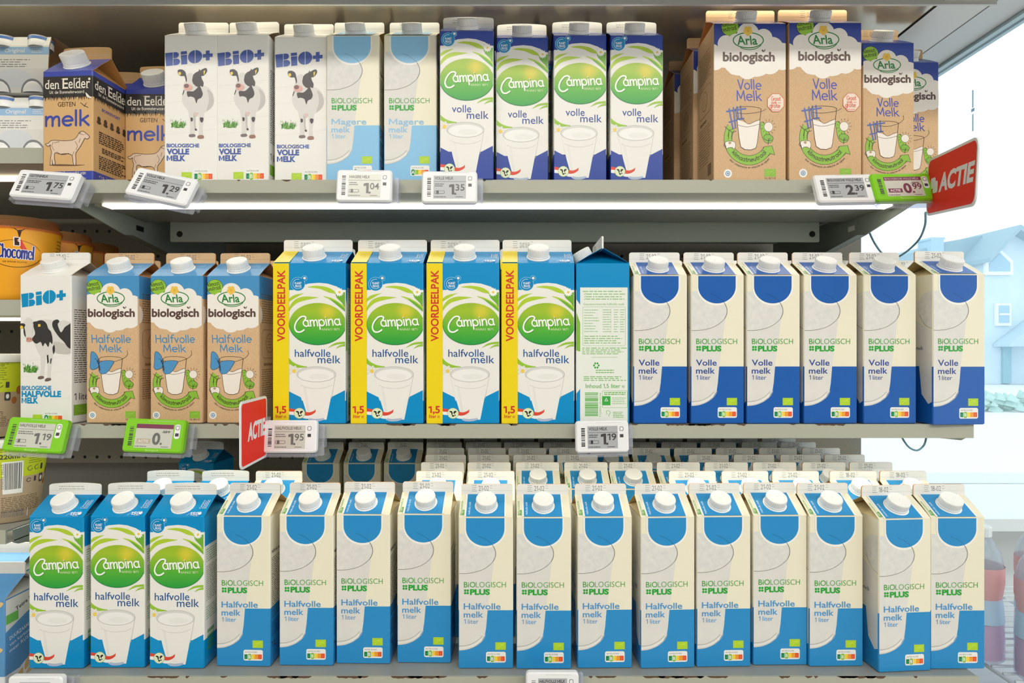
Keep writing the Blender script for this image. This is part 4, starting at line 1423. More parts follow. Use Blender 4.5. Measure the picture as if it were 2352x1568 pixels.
# ------------------------------------------------------------------ refrigerator and shelves
STEEL = mat('painted_grey_steel', (174, 175, 160), 0.42)
STEELD = mat('grey_green_steel', (150, 158, 148), 0.5)
STEELIN = mat('grey_shelf_underside', (150, 152, 146), 0.38)
RUST = mat('chipped_paint_brown', (92, 70, 52), 0.8)
BLACK = mat('black_gap', (22, 22, 22), 0.8)
LED = mat('lit_lamp_strip', (255, 250, 236), 0.4, emit=5.0)
LEDW = mat('lit_warm_lamp_strip', (255, 240, 205), 0.4, emit=4.2)
CLEAR = mat('clear_plastic', (244, 245, 250), 0.1, trans=0.86)
GLASS = mat('clear_glass', (247, 251, 253), 0.05, trans=0.94, spec=0.5)


def mm(o): return o


def shelf_thing(label, x0, x1, y0, y1, zt, lip, beam=True, led=True, bracket=(0.05, 0.09), end_caps=True, chips=0, ledm=None, led_w=0.019, group=None):
    """x0..x1, front y0 to back y1, deck top zt (metres); origin at the front centre"""
    xc = (x0 + x1) / 2
    t = thing('refrigerator_shelf', label, 'shelf', (xc, y0, zt), group=group)
    hw = (x1 - x0) * 500
    dp = (y1 - y0) * 1000
    b = MB()
    b.box(-hw, hw, 3, dp, -2.2, 0, STEELIN)
    b.obj('deck', t)
    b = MB()
    b.box(-hw, hw, 0, 3.0, -lip * 1000, 0.6, STEEL)
    b.box(-hw, hw, 3.0, 60, -lip * 1000, -lip * 1000 + 1.2, STEEL)
    rnd = random.Random(int(zt * 1000))
    for i in range(chips):                                    # paint chipped off the top edge
        x = rnd.uniform(-hw + 20, hw - 60)
        l = rnd.choice((5, 9, 14, 26, 40))
        n = max(3, int(l / 3))
        top = [(x + l * k / n, 0.75 - rnd.uniform(1.1, 2.6) if 0 < k < n else 0.75) for k in range(n + 1)]
        b.add([(px, -0.06, pz) for px, pz in top], [tuple(range(n + 1))], RUST)
        b.add([(x, -0.02, 0.66), (x + l, -0.02, 0.66), (x + l, 1.6, 0.66), (x, 1.6, 0.66)], [(0, 1, 2, 3)], RUST)
    b.obj('front_rail', t)
    zl = -lip * 1000
    if led:
        b = MB()
        b.box(-hw + 24, hw - 12, 60, 60 + led_w * 1000, zl - 3.5, zl + 1, ledm or LED)
        l = b.obj('lamp_strip', t)
        b = MB()
        b.box(-hw + 14, -hw + 24, 57, 63 + led_w * 1000, zl - 4, zl + 1.5, STEEL)
        b.box(hw - 12, hw - 4, 57, 63 + led_w * 1000, zl - 4, zl + 1.5, STEEL)
        b.obj('lamp_end_cap', l)
        b = MB()
        b.loft([[(x, 64 + led_w * 1000, zl + 0.6) for x in (-hw + 6, hw - 6)], [(x, 120, zl + 1.5) for x in (-hw + 6, hw - 6)], [(x, 150, zl + 2.5) for x in (-hw + 6, hw - 6)],
                [(x, 190, zl + 1.0) for x in (-hw + 6, hw - 6)], [(x, 192, zl + 7) for x in (-hw + 6, hw - 6)]], STEELIN, closed=False)
        b.obj('lamp_tray', t)
    if beam:
        b = MB()
        bx0, bx1 = -hw + 42, hw - 46
        b.rbox(bx0, bx1, 196, 199, -47, -8, STEELD, 3)
        b.box(bx0, bx1, 199, 215, -10, -8, STEELD)
        for x in (bx0 + 16, bx1 - 12):
            b.add([(x + 5.0 * math.cos(2 * math.pi * k / 18), 195.9, -34 + 5.0 * math.sin(2 * math.pi * k / 18)) for k in range(18)], [tuple(range(18))[::-1]], BLACK)
        b.obj('cross_beam', t)
    if bracket:
        for s in (-1, 1):
            b = MB()
            x = s * hw
            a, e = bracket[0] * 1000, bracket[1] * 1000
            prof = [(14, -3), (dp, -3), (dp, -e), (dp * 0.30, -a - 9), (22, -lip * 1000 - 6), (14, -lip * 1000 - 2)]
            th = -s * 2.0
            n = len(prof)
            b.add([(x, y, z) for y, z in prof] + [(x + th, y, z) for y, z in prof],
                  [tuple(range(n)) if s > 0 else tuple(range(n))[::-1], tuple(range(n, 2 * n))[::-1] if s > 0 else tuple(range(n, 2 * n))] + [(i, (i + 1) % n, (i + 1) % n + n, i + n) for i in range(n)], STEELD)
            # folded lower flange
            b.add([(x, dp * 0.30, -a - 9), (x, dp, -e), (x - s * 14, dp, -e), (x - s * 14, dp * 0.30, -a - 9)], [(0, 1, 2, 3)], STEELD)
            b.box(min(x + th * 1.05, x + th * 1.2), max(x + th * 1.05, x + th * 1.2), dp * 0.36, dp * 0.40, -a + 4, -a + 12, BLACK if s < 0 else WHITE)
            b.obj('side_bracket', t)
    return t


TOPZ, MIDZ, LOWZ = EYE + 0.2194, EYE - 0.0985, EYE - 0.409
shelf_thing('upper grey metal shelf with lamp strip, carrying the whole-milk cartons', -0.597, 0.545, 0.806, 1.285, TOPZ, 0.0165, chips=9, bracket=(0.036, 0.085), group='wide shelves of the milk bay')
shelf_thing('middle grey metal shelf, chipped edge, carrying the large yellow-striped cartons', -0.640, 0.598, 0.800, 1.285, MIDZ, 0.0175, chips=22, bracket=(0.024, 0.076), ledm=mat('lit_lamp_strip_middle', (255, 248, 228), 0.4, emit=11.0), group='wide shelves of the milk bay')
shelf_thing('lowest grey metal shelf, chipped edge, crowded with rows of half-fat milk cartons', -0.612, 0.581, 0.769, 1.285, LOWZ, 0.045, beam=False, led=False, chips=30, bracket=None, group='wide shelves of the milk bay')
# the narrower shelves of the neighbouring bay
shelf_thing('short grey shelf under the white multipacks, wooden-brown beneath', -1.35, -0.636, 0.838, 1.285, EYE + 0.2715, 0.0205, chips=2, ledm=LEDW, bracket=(0.03, 0.05), beam=False, group='shelves of the neighbouring bay')
shelf_thing('short grey shelf under the orange pudding tubs', -1.35, -0.648, 0.818, 1.285, EYE + 0.064, 0.0205, chips=2, ledm=LEDW, bracket=(0.03, 0.05), beam=False, group='shelves of the neighbouring bay')
shelf_thing('short grey shelf with torn corner under the stacked coffee cups', -1.35, -0.66, 0.805, 1.285, EYE - 0.2375, 0.0175, chips=3, ledm=LED, bracket=(0.03, 0.05), beam=False, led_w=0.05, group='shelves of the neighbouring bay')
shelf_thing('short lowest grey shelf under the almond drink cartons', -1.35, -0.640, 0.769, 1.285, EYE - 0.516, 0.045, beam=False, led=False, bracket=None, group='shelves of the neighbouring bay')


def case():
    t = thing('display_refrigerator', 'open refrigerated display case with dark perforated back and bright canopy above', 'refrigerator', (0, 1.306, 0))
    # dark back wall with rows of punched holes
    m = mat('dark_back_panel', (150, 142, 127), 0.6, noise=(700, (116, 110, 99)))
    nt = m.node_tree
    b0 = nt.nodes['Principled BSDF']
    src = b0.inputs['Base Color'].links[0].from_socket
    tc = nt.nodes.new('ShaderNodeTexCoord')
    sp = nt.nodes.new('ShaderNodeSeparateXYZ')
    nt.links.new(tc.outputs['Object'], sp.inputs[0])

    def mth(op, a, b=None):
        n = nt.nodes.new('ShaderNodeMath')
        n.operation = op
        for i, v in enumerate((a, b)):
            if v is None:
                continue
            if isinstance(v, (int, float)):
                n.inputs[i].default_value = v
            else:
                nt.links.new(v, n.inputs[i])
        return n.outputs[0]
    fx = mth('SUBTRACT', mth('PINGPONG', sp.outputs['X'], 0.0129), 0.0)
    fz = mth('PINGPONG', mth('ADD', sp.outputs['Z'], 0.0012), 0.0265)
    dd = mth('SQRT', mth('ADD', mth('MULTIPLY', fx, fx), mth('MULTIPLY', fz, fz)))
    hole = mth('LESS_THAN', dd, 0.0033)
    mx = nt.nodes.new('ShaderNodeMix')
    mx.data_type = 'RGBA'
    mx.inputs[7].default_value = (0.004, 0.004, 0.004, 1)
    nt.links.new(hole, mx.inputs[0])
    nt.links.new(src, mx.inputs[6])
    nt.links.new(mx.outputs[2], b0.inputs['Base Color'])
    b = MB()
    b.box(-1500, 738, 0, 30, 800, 1960, m)
    b.obj('back_panel', t)
    b = MB()
    for z in (1180, 1000, 1420, 1640):
        b.box(-1500, 640, -5, 0.0, z, z + 9, mat('dark_rail', (86, 84, 78), 0.5))
    b.obj('panel_rail', t)
    # canopy
    U = mat('glossy_canopy_underside', (208, 194, 170), 0.17, metal=0.4, spec=0.9)
    b = MB()
    zc = EYE * 1000 + 468
    b.box(-1500, 578, -472, 0, zc, zc + 60, U)
    b.obj('canopy', t)
    b = MB()
    b.box(-1500, 650, -478, -474, zc - 7, zc + 60, mat('white_canopy_edge', (225, 226, 222), 0.35))
    b.obj('canopy_trim', t)
    b = MB()
    b.box(-1490, 560, -473, -464, zc - 0.6, zc + 5, mat('lit_canopy_strip', (255, 246, 224), 0.4, emit=9.0))
    b.obj('lamp_strip', t)
    b = MB()
    G = mat('dark_honeycomb_grille', (44, 48, 50), 0.5)
    b.box(-1500, 640, -606, -486, zc + 12, zc + 60, mat('grille_depth', (16, 18, 20), 0.8))
    for r_ in range(12):
        for k in range(80):
            cx = 640 - k * 10.5 - (r_ % 2) * 5.2 - 6
            cy = -604 + r_ * 9.6 + 5
            hx = [(cx + 5.6 * math.cos(R(60 * q + 30)), cy + 5.6 * math.sin(R(60 * q + 30))) for q in range(6)]
            hi = [(cx + 4.6 * math.cos(R(60 * q + 30)), cy + 4.6 * math.sin(R(60 * q + 30))) for q in range(6)]
            b.add([(x, y, zc) for x, y in hx] + [(x, y, zc) for x, y in hi] + [(x, y, zc + 12) for x, y in hi],
                  [(q, (q + 1) % 6, (q + 1) % 6 + 6, q + 6) for q in range(6)] + [(q + 6, (q + 1) % 6 + 6, (q + 1) % 6 + 12, q + 12) for q in range(6)], G)
    b.box(-1500, -212, -606, -486, zc, zc + 12, G)
    b.obj('air_grille', t)
    b = MB()
    b.box(-1500, 690, -640, -606, zc - 2, zc + 130, mat('canopy_front', (200, 204, 204), 0.4))
    b.obj('canopy_front', t)
    # soffit of the end cheek, in two strips with a dark seam, and the metal rim that holds the glass end
    P = mat('pale_cheek_panel', (238, 238, 234), 0.35)
    b = MB()
    b.box(580, 650, -480, 0, zc - 1, zc + 40, P)
    b.box(652, 704, -606, 0, zc - 1, zc + 40, mat('cheek_grey', (228, 232, 234), 0.35))
    b.box(578, 580, -480, 0, zc - 1.4, zc + 40, BLACK)
    b.box(650, 652, -480, 0, zc - 1.2, zc + 40, mat('thin_seam', (120, 120, 116), 0.6))
    b.obj('end_cheek', t)
    b = MB()
    b.box(705, 727, -640, 30, zc - 6, zc + 30, mat('blue_grey_rim', (196, 224, 234), 0.3))
    b.obj('glass_rim', t)
    b = MB()
    b.box(714, 720, -560, 28, 820, zc - 6, GLASS)
    g_ = b.obj('glass_end', t)
    b = MB()
    D = 0.7145 / (2236 - CX0) * FPX
    for y0, y1, w_ in ((207, 247, 1.4), (249, 256, 4.0), (262, 301, 1.4)):  # thin half-clear pale blue strips set just off the glass
        b.box(713.2, 713.8, D * 1000 - 1306 - w_ / 2 * 1.6, D * 1000 - 1306 + w_ / 2 * 1.6, Z(y1, D) * 1000, Z(y0, D) * 1000, mat('pale_blue_strip', (205, 228, 240), 0.4, trans=0.5))
    b.obj('glass_strip', g_)
    # pale printed notice under the canopy
    b = MB()
    s = Sheet(b, (380, -440, zc - 0.6), (1, 0, 0), (0, -1, 0), 150, 60)
    s.O = Vector((380, -330, zc - 0.4))
    s.V, s.N = Vector((0, -1, 0)), Vector((0, 0, -1))
    s.rect(0, 0, 150, 95, mat('pale_notice', (222, 218, 224), 0.4), 0)
    for x in (16, 48, 80):
        s.fine(x, 20, x + 22, 52, 4, INKG, 1, th=2.2, seed=int(x))
    s.fine(90, 48, 140, 54, 1, INKG, 1, th=3, seed=4)
    s.line([(108, 12), (128, 38)], 2, INKD, 2)
    s.line([(128, 12), (108, 38)], 2, INKD, 2)
    b.obj('notice', t)
    return t


case()

# ------------------------------------------------------------------ price tags
TAGW = mat('white_tag_plastic', (238, 238, 240), 0.35)
TAGG = mat('lime_green_tag_plastic', (130, 205, 30), 0.35)
SCR = mat('grey_display', (176, 178, 182), 0.25)
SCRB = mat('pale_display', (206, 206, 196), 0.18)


def price_tag(label, px, py, D, roll=0.0, pitch=22.0, name='', price='', col='white', style=1, wd=79.0, hd=42.0, yaw=0.0, promo=False, sub=''):
    t = thing('price_tag', label, 'price tag', (X(px, D), D, Z(py, D)), group='electronic price tags')
    t.rotation_euler = (R(-pitch), R(roll), R(yaw))
    t.rotation_mode = 'ZYX' if False else 'XYZ'
    P = TAGW if col == 'white' else TAGG
    b = MB()
    w, h = wd / 2, hd / 2
    b.rbox(-w, w, -5, 5, -h, h, P, 4.5)
    s = Sheet(b, (-w, -5, -h), (1, 0, 0), (0, 0, 1), wd, hd, inset=0.5)
    rnd = random.Random(label)
    y = 8.0
    while y < hd - 9:
        q = rnd.choice((0.5, 0.9, 1.4, 1.9))
        s.rect(7.0, y, 11.8, y + q, INKD, 1)
        y += q + rnd.choice((0.6, 0.9, 1.3))
    s.rr(wd - 11.5, hd - 13, wd - 6.5, hd - 7.5, 1.6, INKG, 1)
    s.rr(wd - 10.8, hd - 12.3, wd - 7.2, hd - 8.2, 1.2, TAGW, 2)
    s.rect(wd - 11.2, hd - 21, wd - 6.8, hd - 17, INKD, 1)
    s.line([(w * .75, hd - 2.4), (w * 1.7, hd - 2.4)], 0.35, mat('tag_edge_line', (205, 205, 208), 0.5), 1)
    if col != 'white':
        s.text('Biologisch', w * .8, 1.6, 2.2, mat('pale_lime_print', (205, 235, 150), 0.4), 1, w=16, res=2)
        s.rr(wd - 12.5, hd - 24, wd - 5.5, hd - 6, 2.5, TAGW, 0.5)
    b.obj('housing', t)
    b = MB()
    sw, sh = wd - 29, hd - 12
    x0 = 15 - w
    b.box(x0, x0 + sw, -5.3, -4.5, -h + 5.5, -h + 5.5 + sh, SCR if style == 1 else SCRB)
    s = Sheet(b, (x0, -5.3, -h + 5.5), (1, 0, 0), (0, 0, 1), sw, sh, inset=0.1)
    ik = INKD if not style == 3 else ink((122, 60, 82))
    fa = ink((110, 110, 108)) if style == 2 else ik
    if promo:
        s.rect(0, sh - 5.5, sw, sh, ink((126, 62, 86)), 0.5)
        s.text(name, 1.5, sh - 4.4, 3.0, ink((205, 190, 200)), 2, w=min(sw - 4, len(name) * 2.3), res=2)
        s.rect(2.5, 5.5, 20, 11.5, ink((126, 62, 86)) if style == 3 else ink((190, 178, 150)), 1)
        s.text('ACTIE', 4.5, 6.9, 3.2, ink((232, 222, 226)), 2, w=13, res=2, bold=.02)
        s.text('189', sw - 13, sh - 11, 3.2, ik, 2, w=9, res=2)
        s.line([(sw - 14, sh - 10), (sw - 3, sh - 9)], 0.4, ik, 3)
    else:
        s.text(name, 1.5, sh - 5.2, 3.6, fa, 2, w=min(sw - 4, len(name) * 2.35), res=2, bold=.012)
        s.rect(0, sh - 8.2, sw, sh - 7.8, fa, 1)
        s.fine(1.5, sh - 15, 22 if sw > 45 else 15, sh - 10, 2, fa, 1, th=1.1, seed=len(name), ragged=.4)
        s.rr(1.5, 6.0, 14, 10, 1, fa, 1)
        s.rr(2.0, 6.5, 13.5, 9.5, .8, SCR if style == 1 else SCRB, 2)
        s.rr(3.6, 5.6, 6.8, 10.4, 1, fa, 3)
    s.fine(1.0, 1.2, 18, 2.6, 1, fa, 1, th=0.9, seed=9)
    s.fine(sw - 13, 1.2, sw - 2, 2.6, 1, fa, 1, th=0.8, seed=10)
    e, c = price.split('.')
    pc = fa
    s.text(e, sw - (20 if sw > 45 else 18), 5.0, 13.5, pc, 2, w=None, bold=0.035, align='c', res=3)
    s.rect(sw - 14.6, 4.6, sw - 12.2, 7.0, pc, 2)
    if c:
        s.text(c, sw - 13.2, 10.2, 8.2, pc, 2, w=11.5, bold=0.012, res=3)
    b.obj('screen', t)
    b = MB()                                                   # clear rail clip behind and below
    b.rbox(-w + 3, w + 7, 5.2, 8.2, -h - 4, h - 5, CLEAR, 2)
    b.box(-w + 3, w - 1, -4, 5.2, -h - 5.5, -h - 1.2, CLEAR)
    b.box(w + 4, w + 7, 5.2, 17, -h + 6, h - 8, CLEAR)
    b.box(-w + 8, w - 10, 8.2, 17, h - 13, h - 9, CLEAR)
    b.obj('clear_clip', t)
    return t


DT = 0.785
price_tag('white price tag showing 1.75 under the goat milk cartons', 109, 428, DT, 4, 24, 'GEITENMELK', '1.75')
price_tag('white tilted price tag showing 1.29 under the white wordmark cartons', 374, 432, DT, 12, 24, 'VOLLE MELK', '1.29')
price_tag('white price tag showing 1.04 with glare under the skimmed milk cartons', 838, 429, DT, 0.5, 8, 'MAGERE MELK', '1.04', style=2, wd=70)
price_tag('white price tag showing 1.35 under the first blue-topped oval carton', 1033, 432, DT, 0, 8, 'VOLLE MELK', '1.35', wd=70)
price_tag('white price tag showing 2.39 under the large cloud cartons', 1939, 436, DT, -1, 22, 'BIOLOGISCHE VOLLE MELK', '2.39', wd=76)
price_tag('lime green price tag showing 0.99 beside the white 2.39 tag', 2070, 433, DT - .004, -1, 22, 'BIOLOGISCHE VOLLE MELK', '0.99', col='green', style=3, promo=True, wd=76, hd=41)
price_tag('lime green price tag showing 1.19 under the sky-blue wordmark carton', 86, 1000, DT, 3, 16, 'HALFVOLLE MELK', '1.19', col='green', style=2, wd=75, hd=43)
price_tag('lime green promotion tag with bright reflection under the blue cloud cartons', 358, 1001, DT, 2, 12, '', '0.', col='green', style=2, promo=True, wd=76, hd=42)
price_tag('white price tag showing 1.95 with yellow glare under the yellow-striped cartons', 668, 1002, DT, 0, 6, 'HALFVOLLE MELK', '1.95', style=2, wd=68, hd=41)
price_tag('white price tag showing 1.19 on the middle shelf below the turned carton', 1382, 1002, DT, -1, 3, 'VOLLE MELK', '1.19', wd=67, hd=40)
price_tag('white price tag at the bottom edge under the half-fat milk row', 1268, 1577, 0.752, 0, 3, 'HALFVOLLE MELK', '1.09', wd=64, hd=38)
price_tag('white price tag at the bottom edge under the blue oval cartons', 86, 1586, 0.752, 0, 3, 'HALFVOLLE MELK', '0.99', wd=66, hd=38)


# ------------------------------------------------------------------ red promotion flags that stick out from the shelf
def flag_sign(label, P0, P1, hgt, drop, rnd_r, word_x, shear):
    """plate from P0 to P1 (x, y), reading from P0; drop = how much lower the P1 end hangs"""
    p0, p1 = Vector((P0[0], P0[1], P0[2])), Vector((P1[0], P1[1], P1[2]))
    U = (p1 - p0) * 1000
    ln = U.length
    U.normalize()
    V = (Vector((0, 0, 1)) - U * U.z).normalized()
    N = U.cross(V)
    t = thing('promotion_flag', label, 'sign', tuple(p0), group='red promotion flags')
    rd = mat('promotion_red', (234, 46, 30), 0.6, spec=0.2)
    wb = mat('white_flag_border', (228, 228, 230), 0.4)
    b = MB()
    q = lambda x, y, z: tuple(U * x + V * y + N * z)
    for (ins, z0, z1, m) in ((0, -0.8, 0.8, wb),):
        o = rrect(ins, -hgt / 2 + ins, ln - ins, hgt / 2 - ins, rnd_r, 6)
        n = len(o)
        b.add([q(x, y, z1) for x, y in o] + [q(x, y, z0) for x, y in o], [tuple(range(n)), tuple(range(n, 2 * n))[::-1]] + [(i, i + n, (i + 1) % n + n, (i + 1) % n) for i in range(n)], m)
    for sgn in (1, -1):
        s = Sheet(b, tuple((V * (-hgt / 2) + N * 0.8 * sgn) if sgn > 0 else (U * ln + V * (-hgt / 2) - N * 0.8)), tuple(U * sgn), tuple(V), ln, hgt)
        s.N = N * sgn
        s.poly(rrect(3, 3, ln - 3, hgt - 3, rnd_r - 2.5, 6), rd, 0)
        s.text('ACTIE', word_x, hgt * 0.5 - 8.5, 19, wb, 1, w=ln - word_x - 9 if sgn > 0 else ln - 50, bold=0.045, shear=shear)
        if sgn > 0 and ln > 120:
            s.rr(max(word_x - 22, 6), hgt * 0.5 - 9, word_x - 4, hgt * 0.5 + 5, 3, wb, 1)
            s.rr(max(word_x - 30, 2), hgt * 0.5 - 3, word_x - 12, hgt * 0.5 + 10, 3, wb, 1)
    b.obj('plate', t)
    b = MB()
    e = U * 4 if P0[1] > P1[1] else U * (ln - 4)
    b.box(e.x - 5, e.x + 5, e.y - 3, e.y + 5, -12 + e.z, 12 + e.z, CLEAR)
    b.obj('clear_clip', t)
    return t


flag_sign('red promotion flag with white border at the window end of the upper shelf', (X(2131, .79), .79, Z(432, .79)), (X(2246, .64), .64, Z(392, .64)), 71, 0, 12, 44, 0.18)
flag_sign('red promotion flag hanging from the middle shelf beside the 1.95 price tag', (X(551, .70), .70, Z(1002, .70)), (X(612, .79), .79, Z(978, .79)), 78, 0, 7, 22, 0.1)

# ------------------------------------------------------------------ cables
def cable(label, pts, r=1.1, col=(110, 150, 168)):
    b = MB()
    p0 = Vector(pts[0])
    P = [tuple((Vector(p) - p0) * 1000) for p in pts]
    xs = spl([(p[0], p[2]) for p in P], 8)
    ys = spl([(p[1], p[2]) for p in P], 8)
    b.tube([(xs[i][0], ys[i][0], xs[i][1]) for i in range(len(xs))], r, mat('blue_grey_cable', col, 0.4), 8)
    o = b.obj('cable')
    o.location = p0
    tag(o, label, 'cable')


cable('thin blue-grey cable looping under the window end of the upper shelf', [(X(2126, .84), .84, Z(488, .84)), (X(2124, .88), .88, Z(520, .88)), (X(2106, .92), .92, Z(556, .92)), (X(2062, .95), .95, Z(590, .95)),
      (X(2030, .97), .97, Z(584, .97)), (X(2010, .98), .98, Z(560, .98)), (X(1997, .98), .98, Z(534, .98))], 1.5)
cable('thin dark cable loop hanging below the window end of the middle shelf', [(X(2070, .82), .82, Z(1002, .82)), (X(2086, .82), .82, Z(1025, .82)), (X(2106, .82), .82, Z(1034, .82)), (X(2122, .82), .82, Z(1022, .82)), (X(2128, .82), .82, Z(1002, .82))], 1.3, (92, 120, 134))


# ------------------------------------------------------------------ neighbouring bay: tubs, cups, multipacks
def pudding_tub():
    t = thing('pudding_tub', '', 'tub')
    OR = mat('orange_tub_print', (240, 166, 36), 0.35)
    b = MB()
    N = 48
    rb, rt, h = 40, 47, 98
    prof = [(rb - 2, 0), (rb, 1.5)] + [(rb + (rt - rb) * k / 10, 1.5 + (h - 1.5) * k / 10) for k in range(1, 11)]
    b.lathe(prof, N, OR, capt=True, capb=True)

    def cyl(pts, m, L, dz=0.0):
        """wrap a flat print (u = mm around the front, v = mm up) on the tub"""
        out = []
        for u, v in pts:
            r = rb + (rt - rb) * min(1, v / h) + 0.12 + L * 0.12
            a = u / 44.0
            out.append((r * math.sin(a), -r * math.cos(a), v))
        b.add(out, [tuple(range(len(out)))], m)

    class Wrap(Sheet):
        def raw(self, pts, m, z):
            q = pts if sum(pts[i - 1][0] * pts[i][1] - pts[i][0] * pts[i - 1][1] for i in range(len(pts))) > 0 else pts[::-1]
            cyl(q, m, z * 2)

        def put(self, pts, z):
            out = []
            for u, v in pts:
                r = rb + (rt - rb) * min(1, v / h) + 0.12 + z * 0.25
                out.append((r * math.sin(u / 44.0), -r * math.cos(u / 44.0), v))
            return out
    s = Wrap(b, (0, 0, 0), (1, 0, 0), (0, 0, 1), 400, 200)
    s.ins = -200
    BLU, WT, DK, RD = ink((48, 52, 138)), ink((236, 236, 236)), ink((58, 34, 20)), ink((215, 60, 45))
    s.line(arc(-2, 62, 28, 18, 20, 160, 24), 0.5, DK, 1)
    s.line(arc(-2, 62, 28, 18, 200, 340, 24), 0.7, DK, 1)
    s.hand('Chocomel', -22, 57, 17, 3.4, WT, 1, w=39, rot=-2)
    s.hand('Chocomel', -22, 57, 17, 2.0, BLU, 2, w=39, rot=-2)
    s.text('DE ENIGE ECHTE', -16, 50, 2.0, DK, 1, w=26, res=2)
    s.poly([(-8, 97.5), (12, 97.5), (8, 95.5), (4.2, 92), (2.6, 84), (1.6, 84), (0, 92), (-4, 95.5)], DK, 1)
    s.poly([(-2.5, 80), (4, 81), (11, 66), (5, 67)], RD, 2)
    s.poly([(-4.0, 72), (3.2, 72), (3.2, 84), (-4.0, 84)], WT, 3)
    s.poly([(-2.8, 73), (2, 73), (2, 77.5), (-0.8, 79.5), (2.3, 83), (-3.0, 83)], DK, 4)
    s.poly([(-37, 70), (-22, 72), (-22, 97), (-37, 97)], RD, 1)
    s.text('NEW', -26, 77, 7, WT, 2, w=15, rot=90, bold=.03, res=2)
    s.fine(50, 30, 80, 88, 12, ink((120, 88, 20)), 1, th=1.2, seed=5)
    b.obj('cup', t)
    b = MB()
    AM = mat('clear_amber_plastic', (226, 178, 122), 0.08, trans=0.82)
    b.lathe([(rt + 1.5, h - 3), (rt + 2.0, h), (rt + 0.5, h + 2), (rt - 2, h + 3), (rt - 3, h + 13), (rt - 5, h + 15), (2, h + 15.5)], N, AM)
    b.obj('lid', t)
    return t


tub = pudding_tub()
tub['label'] = 'orange pudding tub at the front of its row, clear amber lid'
tub['group'] = 'orange pudding tubs'
Dt = 0.862
tub.location = (X(46, Dt), Dt + 0.0, EYE + 0.064 + 0.0007)
tub.rotation_euler = (0, 0, R(35))
for i, (px, D, lb) in enumerate(((132, 0.965, 'orange pudding tub standing second in its row, partly hidden'), (203, 1.065, 'orange pudding tub standing third in its row, mostly hidden'))):
    dup(tub, (X(px, D), D, EYE + 0.064 + 0.0007), (0, 0, 0.5 + 0.7 * (i + 1)), lb, 'orange pudding tubs')


def coffee_cup():
    t = thing('coffee_cup', '', 'cup')
    rb, rt, h = 33, 43, 106
    YG, BR, LW = mat('lime_cup_print', (198, 212, 40), 0.4), mat('beige_cup_print', (186, 164, 134), 0.45), mat('white_cup_lid', (238, 238, 232), 0.35)
    b = MB()
    R_ = lambda z: rb + (rt - rb) * z / h
    b.lathe([(rb - 1.5, 0), (R_(2), 2), (R_(30), 30), (R_(62), 62)], 44, BR, capb=True, capt=False)
    b.lathe([(R_(62), 62), (R_(90), 90), (R_(h), h)], 44, YG, capt=True)

    class Wrap(Sheet):
        def raw(self, pts, m, z):
            q = pts if sum(pts[i - 1][0] * pts[i][1] - pts[i][0] * pts[i - 1][1] for i in range(len(pts))) > 0 else pts[::-1]
            self.mb.add(self.put(q, z), [tuple(range(len(q)))], m)

        def put(self, pts, z):
            out = []
            for u, v in pts:
                r = R_(v) + 0.15 + z * 0.3
                out.append((r * math.sin(u / 38.0), -r * math.cos(u / 38.0), v))
            return out
    s = Wrap(b, (0, 0, 0), (1, 0, 0), (0, 0, 1), 400, 200)
    s.ins = -200
    for k in range(10):
        u = 4 + k * 2.2
        s.rect(u, 40, u + 2.2, 84, LW, 1)
    rnd = random.Random(8)
    u = 6.0
    while u < 24:
        q = rnd.choice((0.5, 0.8, 1.2))
        s.rect(u, 46, u + q, 82, INKD, 2)
        u += q + rnd.choice((0.5, 0.8))
    s.text('571195 3109552', 3.2, 81, 2.2, INKD, 2, w=34, rot=-90, res=2)
    s.text('220ml', 2, 88, 6, INKD, 2, w=20, bold=.02)
    s.text('e', 24, 88, 6, INKD, 2, w=5)
    s.fine(2, 97, 60, 104, 3, ink((110, 120, 40)), 1, th=0.9, seed=2)
    s.fine(32, 78, 52, 100, 7, ink((110, 120, 40)), 1, th=0.8, seed=3)
    for u in (34, 43):
        s.line(arc(u, 72, 3, 3, 60, 350, 12), 0.7, INKD, 2)
    s.rect(49, 68, 53, 76, INKD, 2)
    s.line(arc(33, 56, 2.6, 2.6, 20, 330, 10), 0.8, INKD, 2)
    s.rect(40, 53, 43, 60, INKD, 2)
    s.rr(48, 50, 55, 62, 1.5, INKD, 2)
    s.ell(51.5, 56, 2, 3.5, LW, 3, n=10)
    s.fine(2, 36, 58, 14, 9, ink((120, 98, 74)), 1, th=0.9, seed=6)
    s.rect(-2, 6, 34, 18, LW, 2)
    s.fine(1, 8, 30, 17, 5, INKG, 3, th=0.8, seed=7, ragged=.1)
    # two almonds printed at the side
    for u, v, r in ((66, 64, 6), (60, 50, 5)):
        s.ell(u, v, r * .7, r, ink((176, 112, 62)), 2, n=16)
    for u in (-12, -4):
        s.rr(u - 4, 62, u + 4, 74, 1, INKD, 2)
        s.ell(u, 68, 2.4, 4, BR, 3, n=10)
    b.obj('cup', t)
    b = MB()
    b.lathe([(rt + 1.5, h - 3), (rt + 2.2, h - 1), (rt + 2.2, h + 7), (rt + 0.5, h + 8.5), (rt - 4, h + 8.5), (rt - 5, h + 6), (1, h + 6)], 44, LW)
    b.obj('lid', t)
    return t


cup = coffee_cup()
zc0 = EYE - 0.2375 + 0.0007
cup['label'] = 'lime and beige 220ml coffee cup standing on its shelf, lower of two'
cup['group'] = 'stacked coffee cups'
Dc = 0.865
cup.location = (X(24, Dc), Dc, zc0)
cup.rotation_euler = (0, 0, 0.35)
dup(cup, (X(-8, Dc + .012), Dc + .008, zc0 + 0.1147), (0, 0, -0.28), 'lime and beige coffee cup stacked on top of the 220ml cup', 'stacked coffee cups')


